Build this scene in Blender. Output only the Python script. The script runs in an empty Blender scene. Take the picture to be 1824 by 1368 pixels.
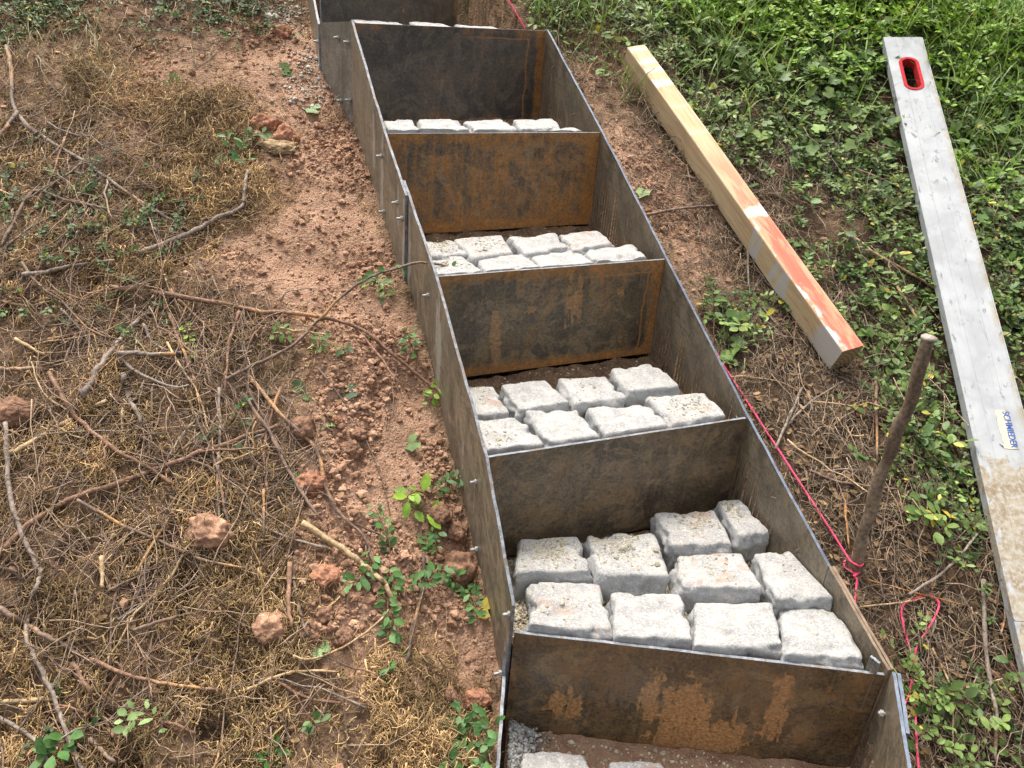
import bpy, math, numpy as np
from mathutils import Matrix, Vector
RS = np.random.RandomState(11)
C = bpy.context.scene.collection
scn = bpy.context.scene
PI = math.pi

# ------------------------------------------------------------------ camera model
FPX = 1420.5386
PITCH, ROLL = 0.4737601, -0.0814507
def _axes():
    c, s = math.cos(PITCH), math.sin(PITCH)
    fwd = np.array([0, c, -s]); right = np.array([1., 0, 0]); down = np.array([0, -s, -c])
    cr, sr = math.cos(ROLL), math.sin(ROLL)
    return cr*right + sr*down, -sr*right + cr*down, fwd
AR, AD, AF = _axes()
def ray(px): return (px[0]-912)/FPX*AR + (px[1]-684)/FPX*AD + AF
def atz(px, z): d = ray(px); return d*(z/d[2])
def aty(px, y): d = ray(px); return d*(y/d[1])
def onwall(px, P, Q):
    n = np.cross(Q-P, [0, 0, 1.]); d = ray(px); return d*((P@n)/(d@n))
def onplane(px, P, n): d = ray(px); return d*((P@n)/(d@n))

cam = bpy.data.cameras.new('camera'); co = bpy.data.objects.new('camera', cam); C.objects.link(co)
cam.sensor_width = 36; cam.lens = 36*FPX/1824; cam.clip_start = .02; cam.clip_end = 500
M = Matrix(((AR[0], -AD[0], -AF[0], 0), (AR[1], -AD[1], -AF[1], 0), (AR[2], -AD[2], -AF[2], 0), (0, 0, 0, 1)))
co.matrix_world = M
scn.camera = co

# ------------------------------------------------------------------ noise
def _h(ix, iy, iz, s):
    h = (ix*374761393 + iy*668265263 + iz*2147483647 + s*974711) & 0xffffffff
    h = ((h ^ (h >> 13))*1274126177) & 0xffffffff
    h = ((h ^ (h >> 16))*2246822519) & 0xffffffff
    return ((h ^ (h >> 15)) & 0xffffff)/float(0xffffff)
def vn(p, s=0):
    i = np.floor(p).astype(np.int64); f = p - i; f = f*f*f*(f*(f*6-15)+10)
    x, y, z = i[..., 0], i[..., 1], i[..., 2]; fx, fy, fz = f[..., 0], f[..., 1], f[..., 2]
    r = 0
    for a in (0, 1):
        for b in (0, 1):
            for c in (0, 1):
                w = (fx if a else 1-fx)*(fy if b else 1-fy)*(fz if c else 1-fz)
                r = r + w*_h(x+a, y+b, z+c, s)
    return r*2-1
def vn2(x, y, s=0):
    ix = np.floor(x).astype(np.int64); iy = np.floor(y).astype(np.int64)
    fx = x-ix; fy = y-iy; fx = fx*fx*fx*(fx*(fx*6-15)+10); fy = fy*fy*fy*(fy*(fy*6-15)+10)
    g = lambda a, b: _h(ix+a, iy+b, 0*ix, s)
    return ((g(0, 0)*(1-fx)+g(1, 0)*fx)*(1-fy) + (g(0, 1)*(1-fx)+g(1, 1)*fx)*fy)*2-1
def fbm2(x, y, sc, n, s=0, gain=.5):
    r = 0; a = 1.
    for k in range(n):
        c, sn = math.cos(k*1.1+s), math.sin(k*1.1+s)
        r = r + a*vn2((c*x-sn*y)/sc+17.3*k, (sn*x+c*y)/sc-9.1*k, s+k); sc *= .5; a *= gain
    return r

# ------------------------------------------------------------------ mesh helpers
def mesh_np(name, V, F, mats, col=None, smooth=True, parent=None, midx=None, uvs=None, link=True):
    """V (n,3), F list of int arrays (m,k); col (n,3) point colours; uvs {name:(loops,2)}"""
    me = bpy.data.meshes.new(name)
    V = np.asarray(V, np.float32)
    if not isinstance(F, (list, tuple)): F = [F]
    F = [np.asarray(f, np.int32) for f in F if len(f)]
    loops = np.concatenate([f.ravel() for f in F])
    tot = np.concatenate([np.full(len(f), f.shape[1], np.int32) for f in F])
    st = np.concatenate([[0], np.cumsum(tot)[:-1]]).astype(np.int32)
    me.vertices.add(len(V)); me.vertices.foreach_set('co', V.ravel())
    me.loops.add(len(loops)); me.loops.foreach_set('vertex_index', loops)
    me.polygons.add(len(tot)); me.polygons.foreach_set('loop_start', st); me.polygons.foreach_set('loop_total', tot)
    if midx is not None: me.polygons.foreach_set('material_index', np.asarray(midx, np.int32))
    me.polygons.foreach_set('use_smooth', np.full(len(tot), smooth, bool))
    me.update(calc_edges=True)
    if col is not None:
        a = me.attributes.new('Col', 'FLOAT_COLOR', 'POINT')
        c4 = np.ones((len(V), 4), np.float32); c4[:, :3] = col; a.data.foreach_set('color', c4.ravel())
    if uvs:
        for k, u in uvs.items():
            l = me.uv_layers.new(name=k); l.data.foreach_set('uv', np.asarray(u, np.float32).ravel())
    for m in (mats if isinstance(mats, (list, tuple)) else [mats]): me.materials.append(m)
    me.validate()
    o = bpy.data.objects.new(name, me); C.objects.link(o)
    if parent is not None: o.parent = parent
    return o
def tag(o, label=None, cat=None, group=None, kind=None):
    if label: o['label'] = label
    if cat: o['category'] = cat
    if group: o['group'] = group
    if kind: o['kind'] = kind
    return o
def empty(name, loc):
    o = bpy.data.objects.new(name, None); C.objects.link(o); o.location = [float(v) for v in loc]; o.empty_display_size = .05; return o
def nrm(v): return v/np.maximum(np.linalg.norm(v, axis=-1, keepdims=True), 1e-9)
def tubes(P, R, sides=4, cap=True):
    """P (N,K,3) polylines, R (N,K) radii -> V, F"""
    N, K, _ = P.shape
    T = np.empty_like(P); T[:, 1:-1] = P[:, 2:]-P[:, :-2]; T[:, 0] = P[:, 1]-P[:, 0]; T[:, -1] = P[:, -1]-P[:, -2]
    T = nrm(T); up = np.where(np.abs(T[:, :1, 2:3]) > .9, np.array([1., 0, 0]), np.array([0, 0, 1.])); up = np.broadcast_to(up, T.shape)
    A = nrm(np.cross(T, up)); B = np.cross(T, A)
    th = np.arange(sides)*2*PI/sides
    V = P[:, :, None]+R[:, :, None, None]*(np.cos(th)[None, None, :, None]*A[:, :, None]+np.sin(th)[None, None, :, None]*B[:, :, None])
    base = (np.arange(N)*K*sides)[:, None, None]+(np.arange(K-1)*sides)[None, :, None]
    j = np.arange(sides); j2 = (j+1) % sides
    F = np.stack([base+j, base+j2, base+j2+sides, base+j+sides], -1).reshape(-1, 4)
    Fs = [F]
    if cap:
        b0 = (np.arange(N)*K*sides)[:, None]
        Fs.append(np.concatenate([b0+j[::-1], b0+(K-1)*sides+j]))
    return V.reshape(-1, 3), Fs
def smooth_path(pts, n):
    pts = np.asarray(pts, float); k = len(pts)
    if k == 2: t = np.linspace(0, 1, n)[:, None]; return pts[0]*(1-t)+pts[1]*t
    P = np.vstack([2*pts[0]-pts[1], pts, 2*pts[-1]-pts[-2]]); seg = np.linspace(0, k-1-1e-6, n); i = seg.astype(int); t = (seg-i)[:, None]
    a, b, c, d = P[i], P[i+1], P[i+2], P[i+3]
    return .5*(2*b+(c-a)*t+(2*a-5*b+4*c-d)*t**2+(3*b-a-3*c+d)*t**3)

# ------------------------------------------------------------------ materials
def mat(name):
    m = bpy.data.materials.new(name); m.use_nodes = True; nt = m.node_tree
    return m, nt, nt.nodes['Principled BSDF']
class N:
    def __init__(s, nt): s.nt = nt; s.l = nt.links
    def new(s, t, **k):
        n = s.nt.nodes.new(t)
        for a, v in k.items(): setattr(n, a, v)
        return n
    def put(s, sock, v):
        if hasattr(v, 'is_output'): s.l.new(v, sock)
        else: sock.default_value = v
    def noise(s, vec, scale, detail=4, rough=.55, dist=0, w=None):
        n = s.new('ShaderNodeTexNoise'); n.inputs['Scale'].default_value = scale; n.inputs['Detail'].default_value = detail
        n.inputs['Roughness'].default_value = rough; n.inputs['Distortion'].default_value = dist
        if vec is not None: s.l.new(vec, n.inputs['Vector'])
        return n.outputs['Fac']
    def vor(s, vec, scale, feature='F1', out='Distance'):
        n = s.new('ShaderNodeTexVoronoi', feature=feature); n.inputs['Scale'].default_value = scale
        if vec is not None: s.l.new(vec, n.inputs['Vector'])
        return n.outputs[out]
    def ramp(s, v, a, b, lo=0., hi=1.):
        n = s.new('ShaderNodeMapRange'); n.interpolation_type = 'SMOOTHSTEP'
        s.put(n.inputs[0], v); s.put(n.inputs[1], a); s.put(n.inputs[2], b); s.put(n.inputs[3], lo); s.put(n.inputs[4], hi); return n.outputs[0]
    def math(s, op, a, b=0., c=0.):
        n = s.new('ShaderNodeMath', operation=op); s.put(n.inputs[0], a); s.put(n.inputs[1], b); s.put(n.inputs[2], c); return n.outputs[0]
    def mix(s, f, a, b, mode='MIX'):
        n = s.new('ShaderNodeMix', data_type='RGBA', blend_type=mode)
        s.put(n.inputs[0], f)
        for i, v in ((6, a), (7, b)):
            if isinstance(v, tuple): v = (*v, 1.)[:4]
            s.put(n.inputs[i], v)
        return n.outputs[2]
    def mapping(s, vec, scale=(1, 1, 1), loc=(0, 0, 0), rot=(0, 0, 0)):
        n = s.new('ShaderNodeMapping'); s.l.new(vec, n.inputs[0]); n.inputs['Scale'].default_value = scale; n.inputs['Location'].default_value = loc; n.inputs['Rotation'].default_value = rot; return n.outputs[0]
    def obj(s): return s.new('ShaderNodeTexCoord').outputs['Object']
    def uv(s, name): n = s.new('ShaderNodeUVMap'); n.uv_map = name; return n.outputs[0]
    def sep(s, v): n = s.new('ShaderNodeSeparateXYZ'); s.l.new(v, n.inputs[0]); return n.outputs
    def bump(s, h, strength, dist, bs):
        n = s.new('ShaderNodeBump'); n.inputs['Strength'].default_value = strength; n.inputs['Distance'].default_value = dist
        s.l.new(h, n.inputs['Height']); s.l.new(n.outputs[0], bs.inputs['Normal']); return n
    def attr(s, name='Col'): n = s.new('ShaderNodeAttribute'); n.attribute_name = name; return n.outputs['Color']
    def rnd(s): return s.new('ShaderNodeObjectInfo').outputs['Random']

def m_attr(name, rough=.6, spec=.4, trans=0., noise=None, bump=None, sheen=0):
    m, nt, b = mat(name); n = N(nt); c = n.attr()
    if noise:
        sc, amt = noise; f = n.ramp(n.noise(n.obj(), sc, 5, .6), .3, .7, 1-amt, 1+amt)
        v = n.new('ShaderNodeMix', data_type='RGBA', blend_type='MULTIPLY'); v.inputs[0].default_value = 1; nt.links.new(c, v.inputs[6])
        cc = n.new('ShaderNodeCombineXYZ'); [n.put(cc.inputs[i], f) for i in range(3)]; nt.links.new(cc.outputs[0], v.inputs[7]); c = v.outputs[2]
    nt.links.new(c, b.inputs['Base Color']); b.inputs['Roughness'].default_value = rough; b.inputs['Specular IOR Level'].default_value = spec
    if bump: n.bump(n.noise(n.obj(), bump[0], 4, .6), bump[1], bump[2], b)
    if trans:
        t = n.new('ShaderNodeBsdfTranslucent'); mx = n.new('ShaderNodeMixShader'); mx.inputs[0].default_value = trans
        nt.links.new(c, t.inputs[0]); nt.links.new(b.outputs[0], mx.inputs[1]); nt.links.new(t.outputs[0], mx.inputs[2])
        nt.links.new(mx.outputs[0], nt.nodes['Material Output'].inputs[0])
    return m
M_LEAF = m_attr('leaf', .52, .35, .25, (60, .22))
M_GRASS = m_attr('grass', .5, .4, .25, (40, .2))
M_STRAW = m_attr('dry_litter', .8, .2, .08)
M_TWIG = m_attr('twig_bark', .75, .25, 0, (140, .38), (300, .5, .001))
M_CRUMB = m_attr('soil_crumb', .95, .1, 0, (160, .22), (500, .5, .001))
M_CLOD = m_attr('clod', .95, .1, 0, (70, .28), (260, .9, .002))
M_GRIT = m_attr('grit', .9, .2, 0, (300, .2))

def m_ground():
    m, nt, b = mat('ground_soil'); n = N(nt); o = n.obj()
    z = n.sep(n.attr())           # r = deepest humus, its dark also painting shade under the plants, g = dark humus, b = beyond the worked area
    a = n.mix(n.ramp(n.noise(o, 9, 6, .6), .3, .7), (.26, .145, .090), (.43, .257, .166))
    a = n.mix(n.ramp(n.noise(o, 45, 5, .7), .38, .72), a, (.47, .30, .20))
    h = n.mix(n.ramp(n.noise(o, 30, 6, .65), .3, .7), (.065, .041, .026), (.31, .195, .12))
    h = n.mix(n.ramp(n.noise(o, 120, 4, .6), .5, .75), h, (.30, .21, .105))
    g = n.mix(n.ramp(n.noise(o, 6, 6, .65), .35, .65), (.035, .055, .012), (.075, .10, .025))
    h = n.mix(n.math('MULTIPLY', z[0], .75), h, (.032, .023, .015)); c = n.mix(z[1], a, h); c = n.mix(z[2], c, g)
    c = n.mix(n.ramp(n.noise(o, 260, 3, .6), .25, .75), n.mix(.20, c, (0, 0, 0)), c)
    nt.links.new(c, b.inputs['Base Color']); b.inputs['Roughness'].default_value = .96; b.inputs['Specular IOR Level'].default_value = .12
    hh = n.math('ADD', n.noise(o, 120, 6, .7), n.math('MULTIPLY', n.vor(o, 170), -.6))
    n.bump(hh, .9, .006, b); return m
M_GROUND = m_ground()

def m_steel(name, dark, brown, rust, rustamt, edge=(0, 0, 0, 0), streak=.25, grey=.0, seed=0., mud=(), smear=(), rough=.5, line=None, mudk=.85):
    """edge: rust amount along left,right,top,bottom edges; mud/smear: (cu,cv,ru,rv,threshold) patches in normalised plate space"""
    m, nt, b = mat(name); n = N(nt)
    u = n.mapping(n.uv('metres'), loc=(seed*3.1, seed*1.7, seed)); q = n.uv('norm'); qs = n.sep(q)
    big = n.noise(u, 6, 8, .7, .5); mid = n.noise(u, 26, 8, .72, .8); fine = n.noise(u, 150, 6, .75)
    stv = n.noise(n.mapping(u, (55, 5, 1)), 1, 4, .65, .3)      # runs down the plate
    sth = n.noise(n.mapping(u, (3, 70, 1)), 1, 4, .6)           # rolling grain along it
    blot = n.noise(n.mapping(u, (1, 1, 1), loc=(7, 3, 1)), 9, 9, .72, 1.6); b2 = n.noise(n.mapping(u, (1, 1.6, 1), loc=(2, 9, 4)), 17, 8, .75, 2.2)
    c = n.mix(n.ramp(big, .40, .60), tuple(v*.72 for v in dark), brown)
    c = n.mix(n.math('MULTIPLY', n.ramp(blot, .49, .58), .75), c, tuple(v*1.9 for v in brown))
    c = n.mix(n.math('MULTIPLY', n.ramp(b2, .51, .58), .7), c, (.026, .027, .031))
    c = n.mix(n.math('MULTIPLY', n.ramp(n.noise(n.mapping(u, loc=(11, 2, 8)), 12, 8, .72, 1.2), .55, .66), .45), c, (.19, .155, .11))
    c = n.mix(n.math('MULTIPLY', n.ramp(mid, .42, .72), .6), c, tuple(v*1.55 for v in brown))
    c = n.mix(n.math('MULTIPLY', n.ramp(stv, .5, .72), streak), c, tuple(v*1.8 for v in brown))
    c = n.mix(n.math('MULTIPLY', n.ramp(sth, .5, .7), .25), c, (.10, .095, .085))
    if grey: c = n.mix(n.math('MULTIPLY', n.ramp(n.noise(n.mapping(u, (9, 2.2, 1)), 1, 5, .6, .5), .4, .62), grey), c, (.20, .175, .135))
    e = 0.
    for k, (ax, inv) in enumerate(((0, 0), (0, 1), (1, 1), (1, 0))):
        if edge[k]:
            d = qs[ax] if not inv else n.math('SUBTRACT', 1., qs[ax])
            d = n.math('ADD', d, n.math('MULTIPLY', n.math('SUBTRACT', mid, .5), .12))
            w = .07 if ax == 0 else .16
            e = n.math('ADD', e, n.ramp(d, 0., w, edge[k], 0.))
    r = n.math('ADD', n.math('MULTIPLY', n.math('ADD', n.math('MULTIPLY', mid, .5), n.math('ADD', n.math('MULTIPLY', big, .45), n.math('MULTIPLY', stv, .35))), 1.), e)
    lo = 1.0-rustamt
    rm = n.ramp(r, lo-.20, lo+.06)
    rc = n.mix(n.ramp(n.noise(u, 60, 5, .7), .3, .7), tuple(v*.55 for v in rust), rust)
    c = n.mix(n.math('MULTIPLY', rm, n.ramp(blot, .38, .56, .55, .95)), c, rc)
    rs = n.ramp(n.vor(n.mapping(u, (1, .55, 1)), 24), .02, .16, 1., 0.)                    # isolated orange blooms
    rs = n.math('MULTIPLY', rs, n.ramp(n.noise(u, 7, 2), .55, .65)); c = n.mix(n.math('MULTIPLY', rs, .8), c, rust)
    if line:                                                      # narrow tide line set in from the right/top edges
        (lx, ly) = line
        wob = n.math('MULTIPLY', n.math('SUBTRACT', n.noise(u, 14, 3), .5), .03)
        d1 = n.math('ABSOLUTE', n.math('ADD', n.math('SUBTRACT', qs[0], lx), wob)); d1 = n.math('MULTIPLY', n.ramp(d1, .0, .008, 1., 0.), n.ramp(qs[1], ly-.02, ly, 1., 0.))
        d2 = n.math('ABSOLUTE', n.math('ADD', n.math('SUBTRACT', qs[1], ly), wob)); d2 = n.math('MULTIPLY', n.ramp(d2, .0, .014, 1., 0.), n.math('MULTIPLY', n.ramp(qs[0], lx, lx+.02, 1., 0.), n.ramp(qs[0], .45, .7)))
        c = n.mix(n.math('MULTIPLY', n.math('MAXIMUM', d1, d2), .75), c, tuple(v*.9 for v in rust))
    def patch(cu, cv, ru, rv, th, stretch):
        a = n.math('DIVIDE', n.math('SUBTRACT', qs[0], cu), ru); bb = n.math('DIVIDE', n.math('SUBTRACT', qs[1], cv), rv)
        d = n.math('SQRT', n.math('ADD', n.math('MULTIPLY', a, a), n.math('MULTIPLY', bb, bb)))
        nn = n.math('ADD', n.math('MULTIPLY', n.noise(n.mapping(u, stretch), 1, 4, .55, 1.0), .5), n.math('MULTIPLY', n.noise(u, 36, 6, .6, 1.0), .5))
        nn = n.math('ADD', .5, n.math('MULTIPLY', n.math('SUBTRACT', nn, .5), 2.3))
        return n.ramp(n.math('SUBTRACT', n.math('ADD', nn, n.math('SUBTRACT', .5, n.math('MULTIPLY', d, .42))), th), -.010, .010)
    for p in mud:
        f = patch(*p, (58, 9, 1)); c = n.mix(n.math('MULTIPLY', f, mudk), c, n.mix(n.ramp(fine, .35, .65), (.33, .155, .055), (.50, .265, .11)))
    for p in smear:
        f = patch(*p, (45, 9, 1)); c = n.mix(n.math('MULTIPLY', f, .75), c, (.42, .40, .34))
    sp = n.ramp(n.vor(u, 75), .02, .055, 1., 0.); sp = n.math('MULTIPLY', sp, n.ramp(n.noise(u, 11, 2), .58, .68)); c = n.mix(n.math('MULTIPLY', sp, .6), c, (.45, .43, .38))
    c = n.mix(n.ramp(fine, .32, .68), n.mix(.42, c, (0, 0, 0)), n.mix(.18, c, tuple(v*2.6 for v in brown)))
    scr = n.ramp(n.math('ABSOLUTE', n.math('SUBTRACT', n.noise(n.mapping(u, (90, 6, 1), rot=(0, 0, .5)), 1, 2, .4), .5)), 0, .006, 1., 0.)
    c = n.mix(n.math('MULTIPLY', scr, .22), c, (.3, .27, .22))
    nt.links.new(c, b.inputs['Base Color'])
    nt.links.new(n.ramp(n.math('ADD', rm, n.math('MULTIPLY', fine, .5)), .1, 1., rough-.12, rough+.28), b.inputs['Roughness'])
    b.inputs['Specular IOR Level'].default_value = .55
    n.bump(n.math('ADD', n.math('MULTIPLY', fine, .5), n.math('MULTIPLY', rm, .5)), .35, .0012, b)
    return m
def m_plain(name, c1, c2, sc, rough=.5, metal=0., bump=.2, spec=.5):
    m, nt, b = mat(name); n = N(nt); o = n.obj()
    c = n.mix(n.ramp(n.noise(o, sc, 6, .65), .33, .67), c1, c2)
    c = n.mix(n.math('MULTIPLY', n.ramp(n.noise(o, sc*7, 4, .6), .5, .75), .4), c, tuple(v*.55 for v in c1))
    nt.links.new(c, b.inputs['Base Color']); b.inputs['Roughness'].default_value = rough; b.inputs['Metallic'].default_value = metal; b.inputs['Specular IOR Level'].default_value = spec
    n.bump(n.noise(o, sc*5, 4, .6), bump, .001, b); return m
def m_edge(name, c1, c2, rust, amt):
    m, nt, b = mat(name); n = N(nt); o = n.obj(); c = n.mix(n.ramp(n.noise(o, 45, 6, .7), .36, .64), c1, c2)
    c = n.mix(n.math('MULTIPLY', n.ramp(n.noise(o, 26, 7, .72, .5), .50, .60), amt), c, rust); c = n.mix(n.math('MULTIPLY', n.ramp(n.noise(o, 130, 4, .7), .52, .66), .6), c, (.06, .05, .045))
    nt.links.new(c, b.inputs['Base Color']); b.inputs['Roughness'].default_value = .55; n.bump(n.noise(o, 220, 4, .7), .4, .001, b); return m
M_CUT = m_edge('cut_steel_edge', (.10, .108, .122), (.25, .265, .29), (.15, .10, .06), .75)
M_CUTR = m_plain('rusty_cut_edge', (.14, .09, .055), (.26, .18, .115), 40, .65, .0)
M_CUTB = m_plain('blue_cut_edge', (.08, .10, .14), (.17, .20, .25), 40, .5, .1)
M_ZINC = m_plain('zinc_bolt', (.26, .25, .235), (.42, .41, .385), 200, .5, .3)
M_STRING = m_plain('pink_string', (.82, .035, .13), (.92, .085, .20), 300, .55)
M_RED = m_plain('red_plastic', (.33, .012, .015), (.42, .025, .03), 60, .8, spec=.15)
M_BLUE = m_plain('blue_ink', (.02, .08, .30), (.05, .13, .38), 200, .85, spec=.1)

def m_granite():
    m, nt, b = mat('granite'); n = N(nt); r = n.rnd()
    off = n.new('ShaderNodeVectorMath', operation='ADD'); cc = n.new('ShaderNodeCombineXYZ')
    for i in range(3): n.put(cc.inputs[i], n.math('MULTIPLY', r, (37., 91., 53.)[i]))
    nt.links.new(n.obj(), off.inputs[0]); nt.links.new(cc.outputs[0], off.inputs[1]); o = off.outputs[0]
    c = n.mix(n.ramp(n.noise(o, 260, 3, .7), .35, .65), (.155, .158, .166), (.34, .332, .32))
    c = n.mix(n.ramp(n.noise(o, 420, 2, .6), .58, .66), c, (.055, .058, .068))
    c = n.mix(n.math('MULTIPLY', n.ramp(n.noise(o, 150, 3, .6), .55, .66), .8), c, (.48, .465, .435))
    c = n.mix(n.math('MULTIPLY', n.ramp(n.noise(o, 28, 4, .6), .4, .62), .45), c, (.45, .435, .405))
    nz = n.sep(n.new('ShaderNodeNewGeometry').outputs['Normal'])[2]
    dust = n.math('MULTIPLY', n.ramp(nz, .35, .85), 1.)           # the worn, sawn top carries pale dust and soil smears
    c = n.mix(n.math('MULTIPLY', dust, .32), n.mix(n.ramp(nz, .2, .7, .45, 0.), c, (.50, .50, .49)), (.43, .405, .36))  # side faces lightened in the colour to make up for weak bounce light
    st = n.math('MULTIPLY', dust, n.ramp(n.math('ADD', n.noise(o, 26, 5, .68, .6), n.math('MULTIPLY', n.math('SUBTRACT', r, .5), .22)), .63, .73))
    c = n.mix(n.math('MULTIPLY', st, .55), c, (.36, .195, .115))
    t2 = n.math('MULTIPLY', dust, n.ramp(n.noise(o, 38, 5, .7, .4), .58, .72)); c = n.mix(n.math('MULTIPLY', t2, .5), c, (.28, .24, .165))
    pit = n.ramp(n.noise(o, 170, 3, .6), .30, .40, 1., 0.); c = n.mix(n.math('MULTIPLY', pit, .35), c, (.22, .19, .15))
    nt.links.new(c, b.inputs['Base Color']); b.inputs['Roughness'].default_value = .82; b.inputs['Specular IOR Level'].default_value = .3
    n.bump(n.math('ADD', n.noise(o, 90, 7, .75), n.math('MULTIPLY', pit, -.3)), .7, .0045, b); return m
M_GRANITE = m_granite()

# ------------------------------------------------------------------ stair skeleton (metres, camera at the origin)
Lp = np.array([[918, 1127], [870, 815], [780, 493], [693, 238], [632, 41]], float)
Rp = np.array([[1577, 1203], [1330, 745], [1185, 462], [1070, 236], [973, 55]], float)
ZT = -1.0417987 + np.array([0, .2185, .4471, .6759, .8966])
L = np.array([atz(Lp[i], ZT[i]) for i in range(5)]); R = np.array([atz(Rp[i], ZT[i]) for i in range(5)])
PLH = .2544
CUL = atz((573, 43), -.165)          # lower left corner of the upper flight
CUR = atz((813, 45), -.165)
LE = onwall((918, 1078), L[0], L[1]) # lower end of the long left side plate
UL0 = CUL; UL1 = aty((549, -60), CUL[1]+.30); UL2 = UL1+(UL1-UL0)*1.5
UR0 = atz((874, 50), -.17); UR1 = aty((857, 0), UR0[1]+.16); UR2 = UR1+(UR1-UR0)*1.5
LL0 = onwall((906, 1188), L[0], L[1]); LL1 = aty((889, 1372), .90)
RE = onwall((1590, 1193), R[1], R[0]); RL1 = aty((1613, 1372), .865)

# ------------------------------------------------------------------ ground
SA, SB, SC = -1.69, -.05, .56
GN = nrm(np.array([-SB, -SC, 1.]))
def gbase(x, y): return SA + SB*x + SC*y
def g0(px, lift=0.):
    d = ray(px); t = (SA+lift)/(d[2]-SB*d[0]-SC*d[1]); return d*t
def seg_dist(x, y, A, B):
    ax, ay = A[:2]; bx, by = B[:2]; t = np.clip(((x-ax)*(bx-ax)+(y-ay)*(by-ay))/((bx-ax)**2+(by-ay)**2), 0, 1)
    return np.hypot(x-ax-t*(bx-ax), y-ay-t*(by-ay))
POLY = [(LL1+(LL1-LL0)*3)[:2], LL0[:2], L[0][:2], L[1][:2], L[2][:2], L[3][:2], L[4][:2], CUL[:2], UL1[:2], UL2[:2],
        UR2[:2], UR1[:2], UR0[:2], R[4][:2], R[3][:2], R[2][:2], R[1][:2], R[0][:2], RE[:2], (RL1+(RL1-RE)*2)[:2]]
def inpoly(x, y, poly=POLY):
    r = np.zeros(np.shape(x), bool); n = len(poly)
    for i in range(n):
        x0, y0 = poly[i]; x1, y1 = poly[(i+1) % n]
        c = ((y0 > y) != (y1 > y)); xx = (x1-x0)*(y-y0)/((y1-y0) if y1 != y0 else 1e-9)+x0
        r ^= c & (x < xx)
    return r
LEFTLINE = [L[0], L[1], L[2], L[3], L[4], CUL, UL1]
def blobs(lst):
    out = []
    for b in lst:
        P = g0(b[:2]); dep = P@AF; out.append((P[0], P[1], b[2]*dep/FPX, b[3] if len(b) > 3 else 1.))
    return out
def dens(x, y, bl):
    r = 0
    for bx, by, rad, w in bl: r = r + w*np.exp(-((x-bx)**2+((y-by)*.85)**2)/(rad*rad))
    return np.clip(r, 0, 1)
B_SOIL = blobs([(560, 90, 60), (520, 130, 60), (540, 200, 80), (600, 290, 70), (560, 380, 80), (620, 450, 80), (560, 490, 80), (660, 560, 60), (700, 640, 70), (640, 680, 80), (700, 740, 80), (640, 800, 80), (740, 800, 70), (700, 880, 70), (600, 900, 50), (800, 900, 50), (560, 1000, 50), (700, 960, 60), (790, 990, 60), (650, 1150, 80), (740, 1180, 70), (600, 1100, 60), (830, 1120, 60), (860, 1060, 40), (480, 90, 60), (400, 150, 60, .5), (300, 90, 90, .5), (250, 190, 80, .4), (180, 80, 60, .4), (440, 480, 60, .7), (260, 330, 60, .3),
                (1060, 130, 60), (1090, 90, 60), (1150, 310, 60), (1230, 390, 60), (1260, 460, 45), (1110, 260, 45), (1010, 90, 40), (1330, 540, 30, .5), (1380, 900, 50, .4)])
B_CRB = blobs([(640, 800, 110), (720, 800, 80), (790, 920, 90), (600, 900, 70), (580, 1050, 70), (820, 1000, 70), (700, 960, 80), (640, 680, 60), (640, 240, 40), (620, 440, 40)])
B_MOSS = blobs([(400, 330, 80), (340, 240, 90, .8), (330, 380, 70), (280, 560, 60), (150, 570, 80, .8), (250, 620, 80, .7), (100, 800, 110), (300, 740, 90), (150, 1000, 130), (450, 1050, 70), (480, 1150, 50), (330, 1090, 110), (200, 1130, 130), (300, 1200, 130), (150, 1240, 110), (420, 1180, 90), (450, 1300, 110), (650, 1300, 100), (780, 1280, 80), (560, 1290, 90), (840, 1200, 45, .8), (60, 1100, 100), (60, 560, 80, .6), (120, 250, 120, .6), (420, 620, 60, .6), (240, 890, 120, .9), (410, 960, 70, .7), (60, 930, 90), (280, 1330, 90), (80, 1340, 80)])
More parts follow.
